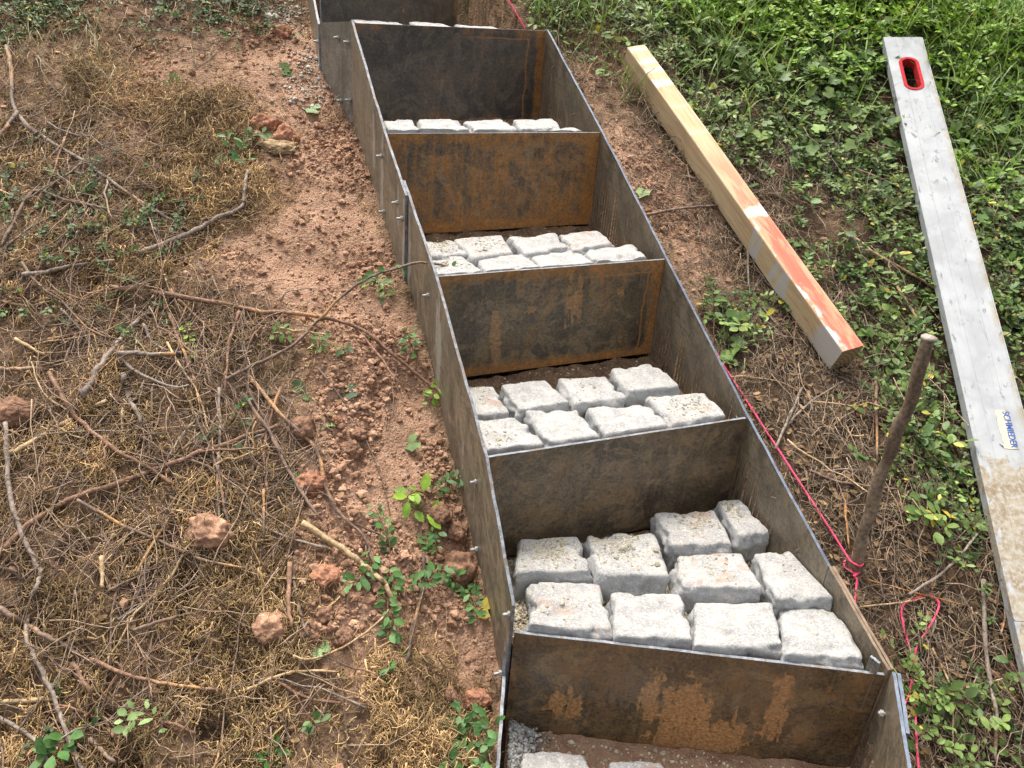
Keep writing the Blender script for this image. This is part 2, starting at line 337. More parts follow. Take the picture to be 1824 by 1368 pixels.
B_GRN = blobs([(40, 50, 80, 1.4), (10, 10, 90, 1.3), (90, 20, 60, .8), (250, 10, 80, .9), (330, 20, 60, .9), (410, 25, 60, .9), (470, 60, 30, .4), (170, 410, 70, .42), (60, 380, 70, .42), (150, 480, 70, .35), (220, 480, 70, .3), (300, 400, 70, .22), (60, 640, 60, .2), (200, 620, 80, .25), (420, 780, 40, .3), (330, 590, 28, .5), (60, 1330, 60, .25), (120, 1340, 45, .35), (300, 460, 60, .15), (230, 520, 60, .15),
               (965, 20, 35, .5), (1030, 30, 70), (1150, 60, 70, .8), (1300, 60, 120), (1450, 60, 130), (1600, 40, 130), (1750, 40, 130), (1400, 170, 110), (1500, 200, 110), (1550, 300, 80, .6), (1750, 200, 140), (1750, 330, 120), (1780, 470, 80), (1800, 600, 80), (1450, 330, 60, .25), (1570, 400, 70, .7), (1480, 420, 60, .35), (1520, 490, 60, .7), (1600, 520, 60, .8), (1620, 600, 60, .8), (1580, 640, 60, .7), (1660, 720, 70), (1700, 820, 60), (1680, 900, 60, .7), (1600, 720, 50, .4), (1620, 830, 50, .35), (1720, 950, 50, .5), (1320, 570, 50, .7), (1290, 540, 30, .8), (1280, 610, 40, .6), (1400, 560, 30, .4), (1360, 480, 30, .3), (1650, 1230, 50, .6), (1680, 1290, 60, .6), (1800, 1290, 45, .7), (1740, 1100, 50, .25), (1600, 200, 120), (1660, 330, 90), (1950, 300, 130), (1960, 520, 130), (1960, 760, 130), (1950, 1000, 120), (1940, 1240, 110), (2100, 400, 150), (2120, 700, 150), (2100, 1000, 140), (1900, 100, 130), (1700, 560, 90), (1740, 650, 80), (1270, 210, 60, .6), (1340, 260, 60, .4)])
B_IVY = blobs([(1350, 60, 120), (1500, 120, 120), (1420, 200, 90, .7), (1700, 60, 120), (1760, 250, 120), (1600, 120, 90), (1790, 380, 70), (1540, 230, 70, .6), (1650, 620, 50, .3), (1320, 610, 40, .4), (1500, 620, 40, .25)])
B_LIME = blobs([(1290, 12, 50), (1360, 20, 70), (1440, 30, 60), (1520, 15, 60), (1700, 60, 80), (1600, 15, 60), (1780, 40, 90), (1210, 15, 40, .6), (1730, 180, 60, .35), (1560, 110, 60, .3), (1420, 110, 60, .3), (1780, 330, 50, .25)])
B_LITR = blobs([(1340, 300, 90), (1300, 360, 80), (1390, 400, 50, .7), (1380, 600, 80), (1400, 680, 90), (1450, 750, 90), (1480, 850, 100), (1550, 900, 100), (1500, 960, 90), (1600, 1000, 100), (1700, 1050, 110), (1560, 1080, 80), (1700, 1180, 100), (1760, 1280, 100), (1640, 1330, 80), (1430, 260, 80, .7), (1530, 570, 70, .7), (1500, 560, 60, .6), (1240, 250, 60, .7), (1180, 200, 60, .7), (1320, 450, 60, .7), (1620, 780, 90, .8), (1050, 90, 70, .5)])
B_GRS = blobs([(1760, 80, 110), (1690, 30, 80), (1250, 50, 90, .7), (1010, 25, 60), (960, 15, 25, .5), (1127, 165, 24), (1450, 150, 90, .22), (1600, 90, 90, .4), (1330, 140, 70, .25), (1760, 250, 90, .4)])
B_DGR = blobs([(170, 110, 50, .6), (170, 175, 40, .7), (220, 120, 40, .4), (60, 130, 40, .4), (350, 120, 50, .2), (470, 20, 50, .3), (1050, 90, 70, .7), (1150, 140, 60, .5), (1240, 230, 60, .4)])

XB0, XB1, YB0, YB1 = -1.75, 1.95, .45, 3.25
def leftside(x, y):
    px = np.interp(y, [L[0][1], L[1][1], L[2][1], L[3][1], L[4][1], CUL[1], UL1[1]], [L[0][0], L[1][0], L[2][0], L[3][0], L[4][0], CUL[0], UL1[0]])
    return x < px+.3
def gz(x, y):
    z = gbase(x, y)
    d = np.full(np.shape(x), 9.)
    for i in range(len(LEFTLINE)-1): d = np.minimum(d, seg_dist(x, y, LEFTLINE[i], LEFTLINE[i+1]))
    ls = leftside(x, y)
    low = np.interp(y, [.6, 1.1, 1.4, 1.7, 2.3], [.10, .09, .10, .03, .015])
    z = z - np.where(ls, low*np.exp(-(d/.13)**2), 0)
    z = z + np.where(ls, .045*np.clip((d-.15)/.4, 0, 1.3), 0)
    so = dens(x, y, B_SOIL); mo = dens(x, y, B_MOSS)
    z = z + .022*fbm2(x, y, .45, 3, 3) + .010*fbm2(x, y, .09, 3, 8) + .012*mo*fbm2(x, y, .12, 2, 21)
    z = z - .030*mo*np.clip((vn2(x/.055, y/.055, 66)-.52)/.25, 0, 1)
    b = np.abs(fbm2(x, y, .034, 4, 5, .6)); cr = np.clip(.34+1.4*vn2(x/.11+3, y/.11, 43)+.9*dens(x, y, B_CRB), .12, 1.1); z = z + so*cr*(.011*(1-1.6*b)) + (1-so)*.004*fbm2(x, y, .03, 2, 14)
    return z
def gnd(px, lift=0.):
    P = g0(px)
    for _ in range(6):
        z = float(gz(np.array([P[0]]), np.array([P[1]]))[0]); P = g0(px, z-gbase(P[0], P[1])+lift)
    return P

def axis(lo, hi, step, flo, fhi, n):
    a = flo-(np.linspace(0, 1, n)[1:]**2.2)[::-1]*(flo-lo); b = fhi+(np.linspace(0, 1, n)[1:]**2.2)*(hi-fhi)
    return np.concatenate([a, np.arange(flo, fhi+1e-6, step), b])
def build_ground():
    xs = axis(-45, 45, .0055, XB0, XB1, 40); ys = axis(-25, 60, .0055, YB0, YB1, 40)
    X, Y = np.meshgrid(xs, ys); Z = gz(X, Y)
    ins = inpoly(X, Y); Z = np.where(ins, Z-.40, Z)
    so = dens(X, Y, B_SOIL); gr = np.maximum(dens(X, Y, B_GRN), dens(X, Y, B_LITR)); mo = dens(X, Y, B_MOSS)
    hum = np.clip(1-so*1.15+.22*dens(X, Y, B_CRB)+.25*fbm2(X, Y, .08, 3, 31), 0, 1)
    out = np.clip(np.maximum(np.maximum(XB0-X, X-XB1), np.maximum(YB0-Y, Y-YB1))/.5, 0, 1)
    col = np.stack([np.clip(gr*1.1-so*.6, 0, 1)*np.where(leftside(X, Y), .4, 1), hum, out], -1).reshape(-1, 3)
    nx, ny = len(xs), len(ys); i = (np.arange(ny-1)[:, None]*nx+np.arange(nx-1)[None]).ravel()
    F = np.stack([i, i+1, i+nx+1, i+nx], -1)
    o = mesh_np('ground', np.stack([X, Y, Z], -1).reshape(-1, 3), F, M_GROUND, col); tag(o, kind='structure')
build_ground()

LV = .062
_e0, _e2 = g0((1573, 66), LV), g0((1790, 1035), LV); _b0, _b1 = g0((1133, 82), .085), g0((1521, 620), .085)
def under(x, y):
    r = np.zeros(len(x), bool)
    for A, B, lo, hi, e in ((_e0, _e2, .005, .118, .6), (_b0, _b1, -.03, .03, .0)):
        d = (B-A)[:2]; l = np.linalg.norm(d); d = d/l; s_ = (x-A[0])*d[0]+(y-A[1])*d[1]; q = -(x-A[0])*d[1]+(y-A[1])*d[0]
        r |= (s_ > -.03) & (s_ < l+e+.01) & (q > lo-.004) & (q < hi+.004)
    return r
def scatter(n, fn, seed, x=(XB0, XB1), y=(YB0, YB1), pad=.008, clear=False):
    rs = np.random.RandomState(seed); out = []
    tot = 0
    for _ in range(60):
        px = rs.uniform(*x, 60000); py = rs.uniform(*y, 60000); k = rs.rand(60000) < fn(px, py)
        px, py = px[k], py[k]; k = ~inpoly(px, py); px, py = px[k], py[k]
        d = np.full(len(px), 9.)
        for i in range(len(POLY)-1): d = np.minimum(d, seg_dist(px, py, POLY[i], POLY[i+1]))
        k = d > pad+.006
        if clear: k &= ~under(px, py)
        out.append(np.stack([px[k], py[k]], -1)); tot += k.sum()
        if tot >= n: break
    return np.concatenate(out)[:n]
def on(xy, lift=0.): return np.c_[xy, gz(xy[:, 0], xy[:, 1])+lift]

# ------------------------------------------------------------------ scatter generators
def crumbs(P, size, col, seed, name, mats, squash=.75):
    rs = np.random.RandomState(seed); n = len(P)
    t = (1+5**.5)/2
    ico = nrm(np.array([[-1, t, 0], [1, t, 0], [-1, -t, 0], [1, -t, 0], [0, -1, t], [0, 1, t], [0, -1, -t], [0, 1, -t], [t, 0, -1], [t, 0, 1], [-t, 0, -1], [-t, 0, 1]], float))
    fi = np.array([[0, 11, 5], [0, 5, 1], [0, 1, 7], [0, 7, 10], [0, 10, 11], [1, 5, 9], [5, 11, 4], [11, 10, 2], [10, 7, 6], [7, 1, 8], [3, 9, 4], [3, 4, 2], [3, 2, 6], [3, 6, 8], [3, 8, 9], [4, 9, 5], [2, 4, 11], [6, 2, 10], [8, 6, 7], [9, 8, 1]])
    V = ico[None]*rs.uniform(.65, 1.25, (n, 12, 1))*rs.uniform(.7, 1.3, (n, 1, 3)); V[:, :, 2] *= squash
    a = rs.uniform(0, 2*PI, n); c, s = np.cos(a), np.sin(a)
    V = np.stack([c[:, None]*V[..., 0]-s[:, None]*V[..., 1], s[:, None]*V[..., 0]+c[:, None]*V[..., 1], V[..., 2]], -1)
    V = V*size[:, None, None]+P[:, None]
    F = (fi[None]+(np.arange(n)*12)[:, None, None]).reshape(-1, 3)
    return mesh_np(name, V.reshape(-1, 3), F, mats, np.repeat(col, 12, 0), smooth=False)
def curls(P, length, rad, col, seed, name, m, flat=.35, bend=1.2, K=5, sides=3, rise=.004, aim=None, taper=.6):
    rs = np.random.RandomState(seed); n = len(P)
    a = rs.uniform(0, 2*PI, n) if aim is None else aim
    el = rs.normal(0, flat, n); k1 = rs.normal(0, bend, n); k2 = rs.normal(0, bend*.5, n)
    Q = np.empty((n, K, 3)); Q[:, 0] = 0; st = length/(K-1)
    for i in range(1, K):
        aa = a+k1*i/(K-1)*1.3+rs.normal(0, .22, n); ee = el+k2*(i/(K-1)-.5)
        Q[:, i] = Q[:, i-1]+st[:, None]*np.stack([np.cos(aa)*np.cos(ee), np.sin(aa)*np.cos(ee), np.sin(ee)], -1)
    Q -= Q.mean(1, keepdims=True); Q[..., 2] += SB*Q[..., 0]+SC*Q[..., 1]
    Q += P[:, None]; Q[..., 2] += rise
    Rr = rad[:, None]*np.linspace(1, taper, K)[None]*rs.uniform(.8, 1.2, (n, K))
    V, F = tubes(Q, Rr, sides)
    return mesh_np(name, V, F, m, np.repeat(col, K*sides, 0))
LEAF_V = np.array([[0, 0, 0], [.16, .27, .03], [.16, 0, 0], [.16, -.27, .03], [.45, .5, .07], [.45, 0, 0], [.45, -.5, .07], [.76, .38, .05], [.76, 0, 0], [.76, -.38, .05], [1, 0, 0]], float)
LEAF_F3 = np.array([[0, 2, 1], [0, 3, 2], [7, 8, 10], [8, 9, 10]]); LEAF_F4 = np.array([[1, 2, 5, 4], [2, 3, 6, 5], [4, 5, 8, 7], [5, 6, 9, 8]])
def _ivy():
    ang = np.array([-180, -150, -118, -92, -62, -38, -18, 0, 18, 38, 62, 92, 118, 150])
    r = np.array([.05, .40, .48, .43, .55, .45, .50, .70, .50, .45, .55, .43, .48, .40])
    a = np.radians(ang); pts = np.c_[.34+r*np.cos(a), r*np.sin(a)*1.15, .10*np.abs(r*np.sin(a))]
    pts[0] = [.28, 0, 0]
    V = np.vstack([[.34, 0, -.02], pts]); F = np.array([[0, i+1, (i+1) % 14+1] for i in range(14)]); return V, F
IVY_V, IVY_F = _ivy()
def leaves_geo(P, D, Nn, ln, wd, droop, tmpl='oval'):
    """returns V, [F]; P base (n,3), D direction, Nn normal"""
    D = nrm(D); S = nrm(np.cross(Nn, D)); U = np.cross(D, S)
    T = LEAF_V if tmpl == 'oval' else IVY_V
    x = T[:, 0][None, :]; y = T[:, 1][None, :]; z = T[:, 2][None, :]
    zz = z*wd[:, None]*1.2-droop[:, None]*ln[:, None]*x**2
    V = P[:, None]+(x*ln[:, None])[..., None]*D[:, None]+(y*wd[:, None])[..., None]*S[:, None]+zz[..., None]*U[:, None]
    n = len(P); k = len(T); o = (np.arange(n)*k)[:, None, None]
    F = [(LEAF_F3[None]+o).reshape(-1, 3), (LEAF_F4[None]+o).reshape(-1, 4)] if tmpl == 'oval' else [(IVY_F[None]+o).reshape(-1, 3)]
    return V.reshape(-1, 3), F, k
def merge(parts):
    V = []; F = {}; Cc = []; off = 0
    for v, fs, c in parts:
        V.append(v); Cc.append(c)
        for f in fs: F.setdefault(f.shape[1], []).append(f+off)
        off += len(v)
    return np.concatenate(V), [np.concatenate(f) for f in F.values()], np.concatenate(Cc)
def leafcol(rs, n, kind='mix'):
    pal = {'dark': ((.032, .068, .018), (.100, .165, .042)), 'mix': ((.060, .120, .024), (.20, .28, .070)), 'lime': ((.13, .25, .020), (.25, .38, .04)), 'sprig': ((.04, .11, .022), (.10, .20, .05)), 'yellow': ((.35, .30, .05), (.5, .38, .05)), 'pale': ((.16, .24, .08), (.26, .36, .14))}[kind]
    t = rs.rand(n, 1); c = np.array(pal[0])*(1-t)+np.array(pal[1])*t
    return c*rs.uniform(.8, 1.2, (n, 1))
def sprigs(P, seed, ln=(.05, .11), nl=(7, 15), leaf=(.010, .017), kind='mix', rise=.5, yellow=.03, stemcol=(.10, .06, .035)):
    """short branched shoots: stems + leaves in one geometry"""
    rs = np.random.RandomState(seed); n = len(P); K = 5
    a = rs.uniform(0, 2*PI, n); el = rs.uniform(.1, rise+.35, n); Ls = rs.uniform(*ln, n)
    Q = np.empty((n, K, 3)); Q[:, 0] = P-np.array([0, 0, .004])
    kb = rs.normal(0, .5, n)
    for i in range(1, K):
        aa = a+kb*i/(K-1); ee = el*(1-.75*i/(K-1))
        Q[:, i] = Q[:, i-1]+(Ls/(K-1))[:, None]*np.stack([np.cos(aa)*np.cos(ee), np.sin(aa)*np.cos(ee), np.sin(ee)+SC*np.sin(aa)*.6*np.cos(ee)], -1)
    V1, F1 = tubes(Q, np.repeat(np.linspace(.0011, .0006, K)[None], n, 0)*rs.uniform(.8, 1.4, (n, 1)), 3)
    C1 = np.repeat(np.array(stemcol)[None]*rs.uniform(.6, 1.5, (n, 1)), K*3, 0)
    m = rs.randint(nl[0], nl[1]+1, n); idx = np.repeat(np.arange(n), m); tot = len(idx)
    t = rs.uniform(.15, 1, tot)*(K-1-1e-4); i0 = t.astype(int); f = (t-i0)[:, None]
    B = Q[idx, i0]*(1-f)+Q[idx, i0+1]*f; T = nrm(Q[idx, i0+1]-Q[idx, i0])
    side = np.where(rs.rand(tot) < .5, -1, 1)[:, None]
    up = nrm(np.array([0, -.35, 1.])+rs.normal(0, .33, (tot, 3))); S = nrm(np.cross(T, up))
    D = nrm(T*rs.uniform(.1, .9, (tot, 1))+S*side*rs.uniform(.5, 1.1, (tot, 1))+up*rs.uniform(-.05, .55, (tot, 1)))
    l = rs.uniform(*leaf, tot); w = l*rs.uniform(.42, .64, tot)
    V2, F2, k = leaves_geo(B, D, up, l, w, rs.uniform(-.05, .22, tot))
    base = np.repeat(leafcol(rs, n, kind), m, 0)*rs.uniform(.8, 1.25, (tot, 1))
    yl = rs.rand(tot) < yellow; base[yl] = leafcol(rs, yl.sum(), 'yellow')
    return merge([(V1, F1, C1), (V2, F2, np.repeat(base, k, 0))])
def ivyleaves(P, seed, size, kind, lift=(.01, .06)):
    rs = np.random.RandomState(seed); n = len(P); h = rs.uniform(*lift, n)
    B = P+np.c_[rs.normal(0, .01, (n, 2)), h]; up = nrm(np.array([0, -.45, 1.])+rs.normal(0, .35, (n, 3)))
    a = rs.uniform(0, 2*PI, n); D = np.stack([np.cos(a), np.sin(a), 0*a], -1); D = nrm(D-up*(D*up).sum(1, keepdims=True))
    l = rs.uniform(*size, n); V, F, k = leaves_geo(B, D, up, l, l*rs.uniform(.85, 1.05, n), rs.uniform(0, .25, n), 'ivy')
    st = np.stack([P, (P+B)*.5+rs.normal(0, .006, (n, 3)), B+D*(l*.2)[:, None]], 1)
    V0, F0 = tubes(st, np.full((n, 3), .0009), 3)
    c = leafcol(rs, n, kind)
    return merge([(V0, F0, np.repeat(c*.9, 9, 0)), (V, F, np.repeat(c, k, 0))])
def blades(P, seed, ln, wd, cols, lean=.6, droop=1.3):
    rs = np.random.RandomState(seed); n = len(P); K = 6
    a = rs.uniform(0, 2*PI, n); el = PI/2-np.abs(rs.normal(0, lean, n)); l = rs.uniform(*ln, n); w = rs.uniform(*wd, n); dr = np.abs(rs.normal(droop, .5, n))
    Q = np.empty((n, K, 3)); Q[:, 0] = P
    for i in range(1, K):
        ee = el-dr*(i/(K-1))**1.5
        Q[:, i] = Q[:, i-1]+(l/(K-1))[:, None]*np.stack([np.cos(a)*np.cos(ee), np.sin(a)*np.cos(ee), np.sin(ee)], -1)
    S = np.stack([-np.sin(a), np.cos(a), 0*a], -1); pr = np.array([.7, 1, .95, .8, .5, .05])
    A = Q-S[:, None]*(w[:, None]*pr)[..., None]; B = Q+S[:, None]*(w[:, None]*pr)[..., None]
    V = np.stack([A, B], 2).reshape(-1, 3); o = (np.arange(n)*K*2)[:, None, None]; i = np.arange(K-1)*2
    F = (np.stack([i, i+1, i+3, i+2], -1)[None]+o).reshape(-1, 4)
    c = np.array(cols[0])*(1-(t := rs.rand(n, 1)))+np.array(cols[1])*t
    return V, [F], np.repeat(c*rs.uniform(.75, 1.25, (n, 1)), K*2, 0)

def build_stuff():
    rs = np.random.RandomState(5)
    # crumbled soil
    XY = scatter(30000, lambda x, y: dens(x, y, B_SOIL)*.9*np.clip(.30+1.4*vn2(x/.11+3, y/.11, 43)+.7*dens(x, y, B_CRB), .10, 1.)+.02, 1)
    n = len(XY); s = .0015*np.exp(rs.normal(.15, .70, n)); s = np.minimum(s*(1+.12*dens(XY[:, 0], XY[:, 1], B_CRB)), .0105)
    t = rs.rand(n, 1); c = np.array([.23, .128, .080])*(1-t)+np.array([.43, .262, .170])*t
    tag(crumbs(on(XY, 0)+np.c_[np.zeros((n, 2)), s*.35], s, c, 2, 'soil_crumbs', M_CRUMB), 'loose reddish brown soil crumbs along the left of the steel stairs', 'soil', kind='stuff')
    # dry moss and rootlets, left
    mossd = lambda x, y: leftside(x, y)*np.clip(dens(x, y, B_MOSS)*.95+.13*(1-dens(x, y, B_SOIL)), 0, 1)*(.15+.78*(vn2(x/.04, y/.04, 55)*.7+vn2(x/.13, y/.13, 56) > -.15))
    XY = scatter(50000, mossd, 3); n = len(XY); t = rs.rand(n, 1)
    g = np.clip(.5+.9*(vn2(XY[:, 0]/.10, XY[:, 1]/.10, 91)+.6*vn2(XY[:, 0]/.035, XY[:, 1]/.035, 92)), 0, 1)[:, None]
    c = (np.array([.24, .148, .072])*(1-t)+np.array([.78, .53, .25])*t)*(1-.55*g)*np.where(rs.rand(n, 1) < .2, np.array([[.62, .60, .62]]), 1.)
    o = curls(on(XY), rs.uniform(.008, .034, n)*np.where(rs.rand(n) < .15, 2.1, 1), rs.uniform(.0005, .0012, n)*np.where(rs.rand(n) < .2, 1.7, 1), c, 4, 'dry_moss', M_STRAW, .5, 1.5, rise=.004+rs.exponential(.0055, n)[:, None])
    tag(o, 'golden brown dry moss and rootlets matted over the left slope', 'moss', kind='stuff')
    # dry litter, right
    litd = lambda x, y: (~leftside(x, y))*np.clip(dens(x, y, B_LITR)+.34, 0, 1)
    XY = scatter(21000, litd, 6); n = len(XY); t = rs.rand(n, 1)
    c = (np.array([.075, .052, .036])*(1-t)+np.array([.36, .275, .18])*t)
    o = curls(on(XY), rs.uniform(.014, .075, n), rs.uniform(.0005, .0011, n), c, 7, 'dry_litter', M_STRAW, .3, .6, rise=.005+rs.exponential(.006, n)[:, None])
    tag(o, 'tangled dry stems and straw littering the slope right of the stairs', 'litter', kind='stuff')
    # brown dead leaves among it
    XY = scatter(2600, lambda x, y: np.clip(dens(x, y, B_LITR)*.9+dens(x, y, B_MOSS)*.10+.04, 0, 1), 8); n = len(XY)
    up = nrm(np.array([0, -.45, 1.])+rs.normal(0, .5, (n, 3))); a = rs.uniform(0, 2*PI, n); D = np.stack([np.cos(a), np.sin(a), np.sin(a)*SC*.8], -1); l = rs.uniform(.010, .022, n)
    V, F, k = leaves_geo(on(XY, .008), D, up, l, l*rs.uniform(.4, .7, n), rs.uniform(-.2, .4, n)); t = rs.rand(n, 1)
    c = np.array([.10, .055, .028])*(1-t)+np.array([.32, .20, .10])*t
    tag(mesh_np('dead_leaves', V, F, M_STRAW, np.repeat(c, k, 0)), 'small brown dead leaves strewn through the litter', 'dead leaves', kind='stuff')
    # ground cover
    gd = lambda x, y: np.clip(dens(x, y, B_GRN)*1.0-.05, 0, 1)*(.22+.78*(vn2(x/.06, y/.06, 61)+.6*vn2(x/.16, y/.16, 62) > -.2))
    XY = scatter(8200, lambda x, y: gd(x, y)*np.where(leftside(x, y), .6, 1), 9, pad=.07, clear=True); P = on(XY, rs.uniform(0, .022, len(XY))); P = P[np.argsort(leftside(P[:, 0], P[:, 1]), kind='stable')]; k = len(P)
    parts = [sprigs(P[:k//9], 24, kind='mix', leaf=(.018, .032), nl=(5, 9), ln=(.06, .13), rise=.8), sprigs(P[k//8:k*3//5], 10, kind='mix', leaf=(.010, .019)), sprigs(P[k*3//5:], 12, kind='dark', leaf=(.009, .015), ln=(.04, .09))]
    V, F, c = merge(parts); tag(mesh_np('ground_cover', V, F, M_LEAF, c), 'small leaved creeping green ground cover around the aluminium straightedge', 'ground cover', kind='stuff')
    # lime weeds near the top
    XY = scatter(1150, lambda x, y: dens(x, y, B_LIME), 13, pad=.05, clear=True); V, F, c = sprigs(on(XY, rs.uniform(.02, .05, len(XY))), 14, ln=(.05, .12), leaf=(.014, .026), kind='lime', rise=.8, stemcol=(.10, .16, .03))
    tag(mesh_np('weeds', V, F, M_LEAF, c), 'bright lime green weeds along the top of the slope', 'weeds', kind='stuff')
    # ivy
    XY = scatter(620, lambda x, y: dens(x, y, B_IVY)*(.2+.8*(vn2(x/.1, y/.1, 71) > -.1)), 15, pad=.03, clear=True); P = on(XY); h = len(P)//3
    V, F, c = merge([ivyleaves(P[:h], 16, (.026, .046), 'mix'), ivyleaves(P[h:], 17, (.020, .042), 'mix')])
    tag(mesh_np('ivy', V, F, M_LEAF, c), 'ivy leaves growing through the ground cover right of the timber beam', 'ivy', kind='stuff')
    # grass
    XY = scatter(2100, lambda x, y: dens(x, y, B_GRS), 18, clear=True); G = blades(on(XY), 19, (.07, .26), (.0010, .0025), ((.09, .17, .022), (.26, .36, .075)))
    XY = scatter(900, lambda x, y: dens(x, y, B_DGR), 20); H = blades(on(XY), 21, (.04, .12), (.0007, .0016), ((.16, .14, .06), (.36, .30, .16)), 1.0, .8)
    V, F, c = merge([G, H]); tag(mesh_np('grass', V, F, M_GRASS, c), 'thin green and straw coloured grass blades at the top of the slope', 'grass', kind='stuff')
    # surround, outside the photographed patch
    XY = scatter(5200, lambda x, y: np.where((x < XB0) | (x > XB1) | (y > YB1), .9, 0)*np.clip(1.3-np.maximum(np.abs(x)-1.8, y-3.2)/2.2, 0, 1), 22, (-3.6, 3.8), (.4, 5.2))
    V, F, c = sprigs(on(XY, .01), 23, ln=(.08, .16), leaf=(.018, .034), kind='mix'); tag(mesh_np('undergrowth', V, F, M_LEAF, c), 'low green undergrowth on the slope beyond the building site', 'undergrowth', kind='stuff')
build_stuff()

# ------------------------------------------------------------------ steel stair frame
FRAME = empty('steel_stair_frame', ((L[0]+R[0])/2-np.array([0, 0, .3])))
FRAME_INV = Matrix.Translation(-FRAME.location)
tag(FRAME, 'rust stained flight of bolted steel plate step frames climbing the slope', 'stair frame')
def child(o, parent):
    o.parent = parent; return o
def plate(name, T0, T1, h0, h1, th, side, m, medge, label=None, lift=(0, 0), parent=FRAME, cutend=None):
    """upright plate: top edge T0->T1, heights down, thickness th towards `side`; local to the frame"""
    org = np.array(FRAME.location); T0 = np.array(T0)-org; T1 = np.array(T1)-org
    d = T1-T0; dh = np.array([d[0], d[1], 0]); n = nrm(np.cross(dh, [0, 0, 1.])); n = n if n@np.asarray(side) > 0 else -n
    nu = 24; us = np.linspace(0, 1, nu+1); ln = np.linalg.norm(dh)
    rs = np.random.RandomState(int(abs(T0[0]*1e4)+abs(T1[1]*1e3)) % 9999)
    wob = .0007*rs.normal(0, 1, nu+1); wob = np.convolve(wob, [.25, .5, .25], 'same'); wob[0] = wob[-1] = 0
    nv = 5; vs = np.linspace(0, 1, nv+1); V = []; UVm = []; UVn = []
    for s in (0, 1):
        for v in vs:
            for i, u in enumerate(us):
                p = T0+d*u; h = h0+(h1-h0)*u
                V.append(p-np.array([0, 0, h*v])+n*(th*s)+n*wob[i]*(1-v)); UVm.append((u*ln, -h*v)); UVn.append((u, 1-v))
    V = np.array(V); UVm = np.array(UVm); UVn = np.array(UVn); w = nu+1; o2 = (nv+1)*w
    F = []; mi = []
    for j in range(nv):
        for i in range(nu):
            a = j*w+i; F.append((a, a+1, a+w+1, a+w)); F.append((o2+a, o2+a+w, o2+a+w+1, o2+a+1)); mi += [0, 0]
    for i in range(nu):
        F.append((i, o2+i, o2+i+1, i+1)); mi.append(1)
        a = nv*w+i; F.append((a, a+1, o2+a+1, o2+a)); mi.append(1)
    for j in range(nv):
        a = j*w; F.append((a, a+w, o2+a+w, o2+a)); mi.append(1)
        a = j*w+nu; F.append((a, o2+a, o2+a+w, a+w)); mi.append(1)
    F = np.array(F); fl = F.ravel()
    o = mesh_np(name, V, F, [m, medge], smooth=False, parent=parent, midx=mi, uvs={'metres': UVm[fl], 'norm': UVn[fl]})
    import bmesh
    b = bmesh.new(); b.from_mesh(o.data); bmesh.ops.recalc_face_normals(b, faces=b.faces); b.to_mesh(o.data); b.free()
    if label: o['label'] = label
    return o
DK = (.042, .038, .035); BR = (.145, .092, .047); RU = (.50, .20, .03)
UP = np.array([-.4, 1, 0]); LEFT = np.array([-1., -.3, 0]); RIGHT = np.array([1., .3, 0])
ms = [m_steel('steel_first_riser', (.050, .033, .019), (.125, .080, .038), (.36, .15, .035), .17, (.05, 0, 0, .12), .3, .0, 1., mud=((.50, .44, .075, .34, .66), (.53, .14, .12, .30, .62), (.61, .16, .08, .28, .64), (.405, .48, .03, .3, .62), (.155, .36, .06, .16, .66), (.75, .58, .035, .34, .66)), rough=.36),
      m_steel('steel_second_riser', (.046, .038, .029), (.135, .094, .053), (.32, .155, .045), .13, (.1, .1, .05, .05), .3, .0, 2.),
      m_steel('steel_third_riser', (.045, .039, .031), (.120, .088, .050), RU, .16, (.12, .38, .18, .30), .35, .0, 3., mud=((.255, .34, .022, .30, .62), (.575, .64, .020, .22, .62), (.61, .66, .016, .2, .62), (.40, .60, .03, .05, .62), (.80, .70, .018, .10, .64)), line=(.93, .88), mudk=.6),
      m_steel('steel_fourth_riser', (.052, .040, .030), (.145, .095, .050), RU, .27, (.30, .42, .10, .26), .75, .0, 4.),
      m_steel('steel_fifth_riser', (.027, .026, .027), (.075, .058, .042), RU, .11, (.0, .55, .12, .12), .3, .0, 5., line=(.9, .90)),
      m_steel('steel_sixth_riser', (.030, .027, .025), (.065, .048, .034), RU, .06, (.1, .2, .0, .1), .3, .0, 6.)]
MSL = [m_steel('steel_outer_left_%d' % i, (.095, .078, .056), (.19, .15, .098), (.30, .15, .05), .05, (0, 0, .03, .12), .8, .6, 7.+i, smear=sm) for i, sm in enumerate(
    [((.06, .55, .04, .42, .62), (.30, .6, .05, .5, .80), (.10, .35, .03, .3, .66)), ((.80, .50, .07, .42, .58), (.93, .45, .05, .3, .62)), (), ((.90, .58, .028, .34, .50), (.86, .50, .022, .24, .54), (.945, .70, .016, .22, .52), (.35, .45, .02, .5, .80))])]
MSR = m_steel('steel_inner_right', (.055, .046, .034), (.130, .100, .064), (.28, .13, .03), .05, (0, 0, .0, .12), .5, .35, 12.)
MSU = m_steel('steel_upper_right', (.08, .062, .042), (.16, .115, .065), (.34, .16, .04), .10, (.1, 0, .0, .2), .6, .3, 14.)
MSP = m_steel('steel_grey_joint', (.095, .085, .07), (.17, .155, .13), (.28, .15, .06), .03, (0, 0, 0, .1), .7, .7, 15.)
def inset(A, B, a, b): d = nrm(B-A); return A+d*a, B-d*b
for i in range(5):
    A, B = inset(L[i], R[i], -.002, .001)
    plate('riser', A, B, PLH, PLH, .006, UP, ms[i], M_CUT, ['brown mud splashed first riser plate', None, 'third riser plate with orange rust drips', 'heavily rusted fourth riser plate', 'dark fifth riser plate with an orange rust band'][i])
A, B = CUL, CUR; plate('riser', A+np.array([0, 0, .215]), B+np.array([0, 0, .215]), .255, .255, .006, UP, ms[5], M_CUT)
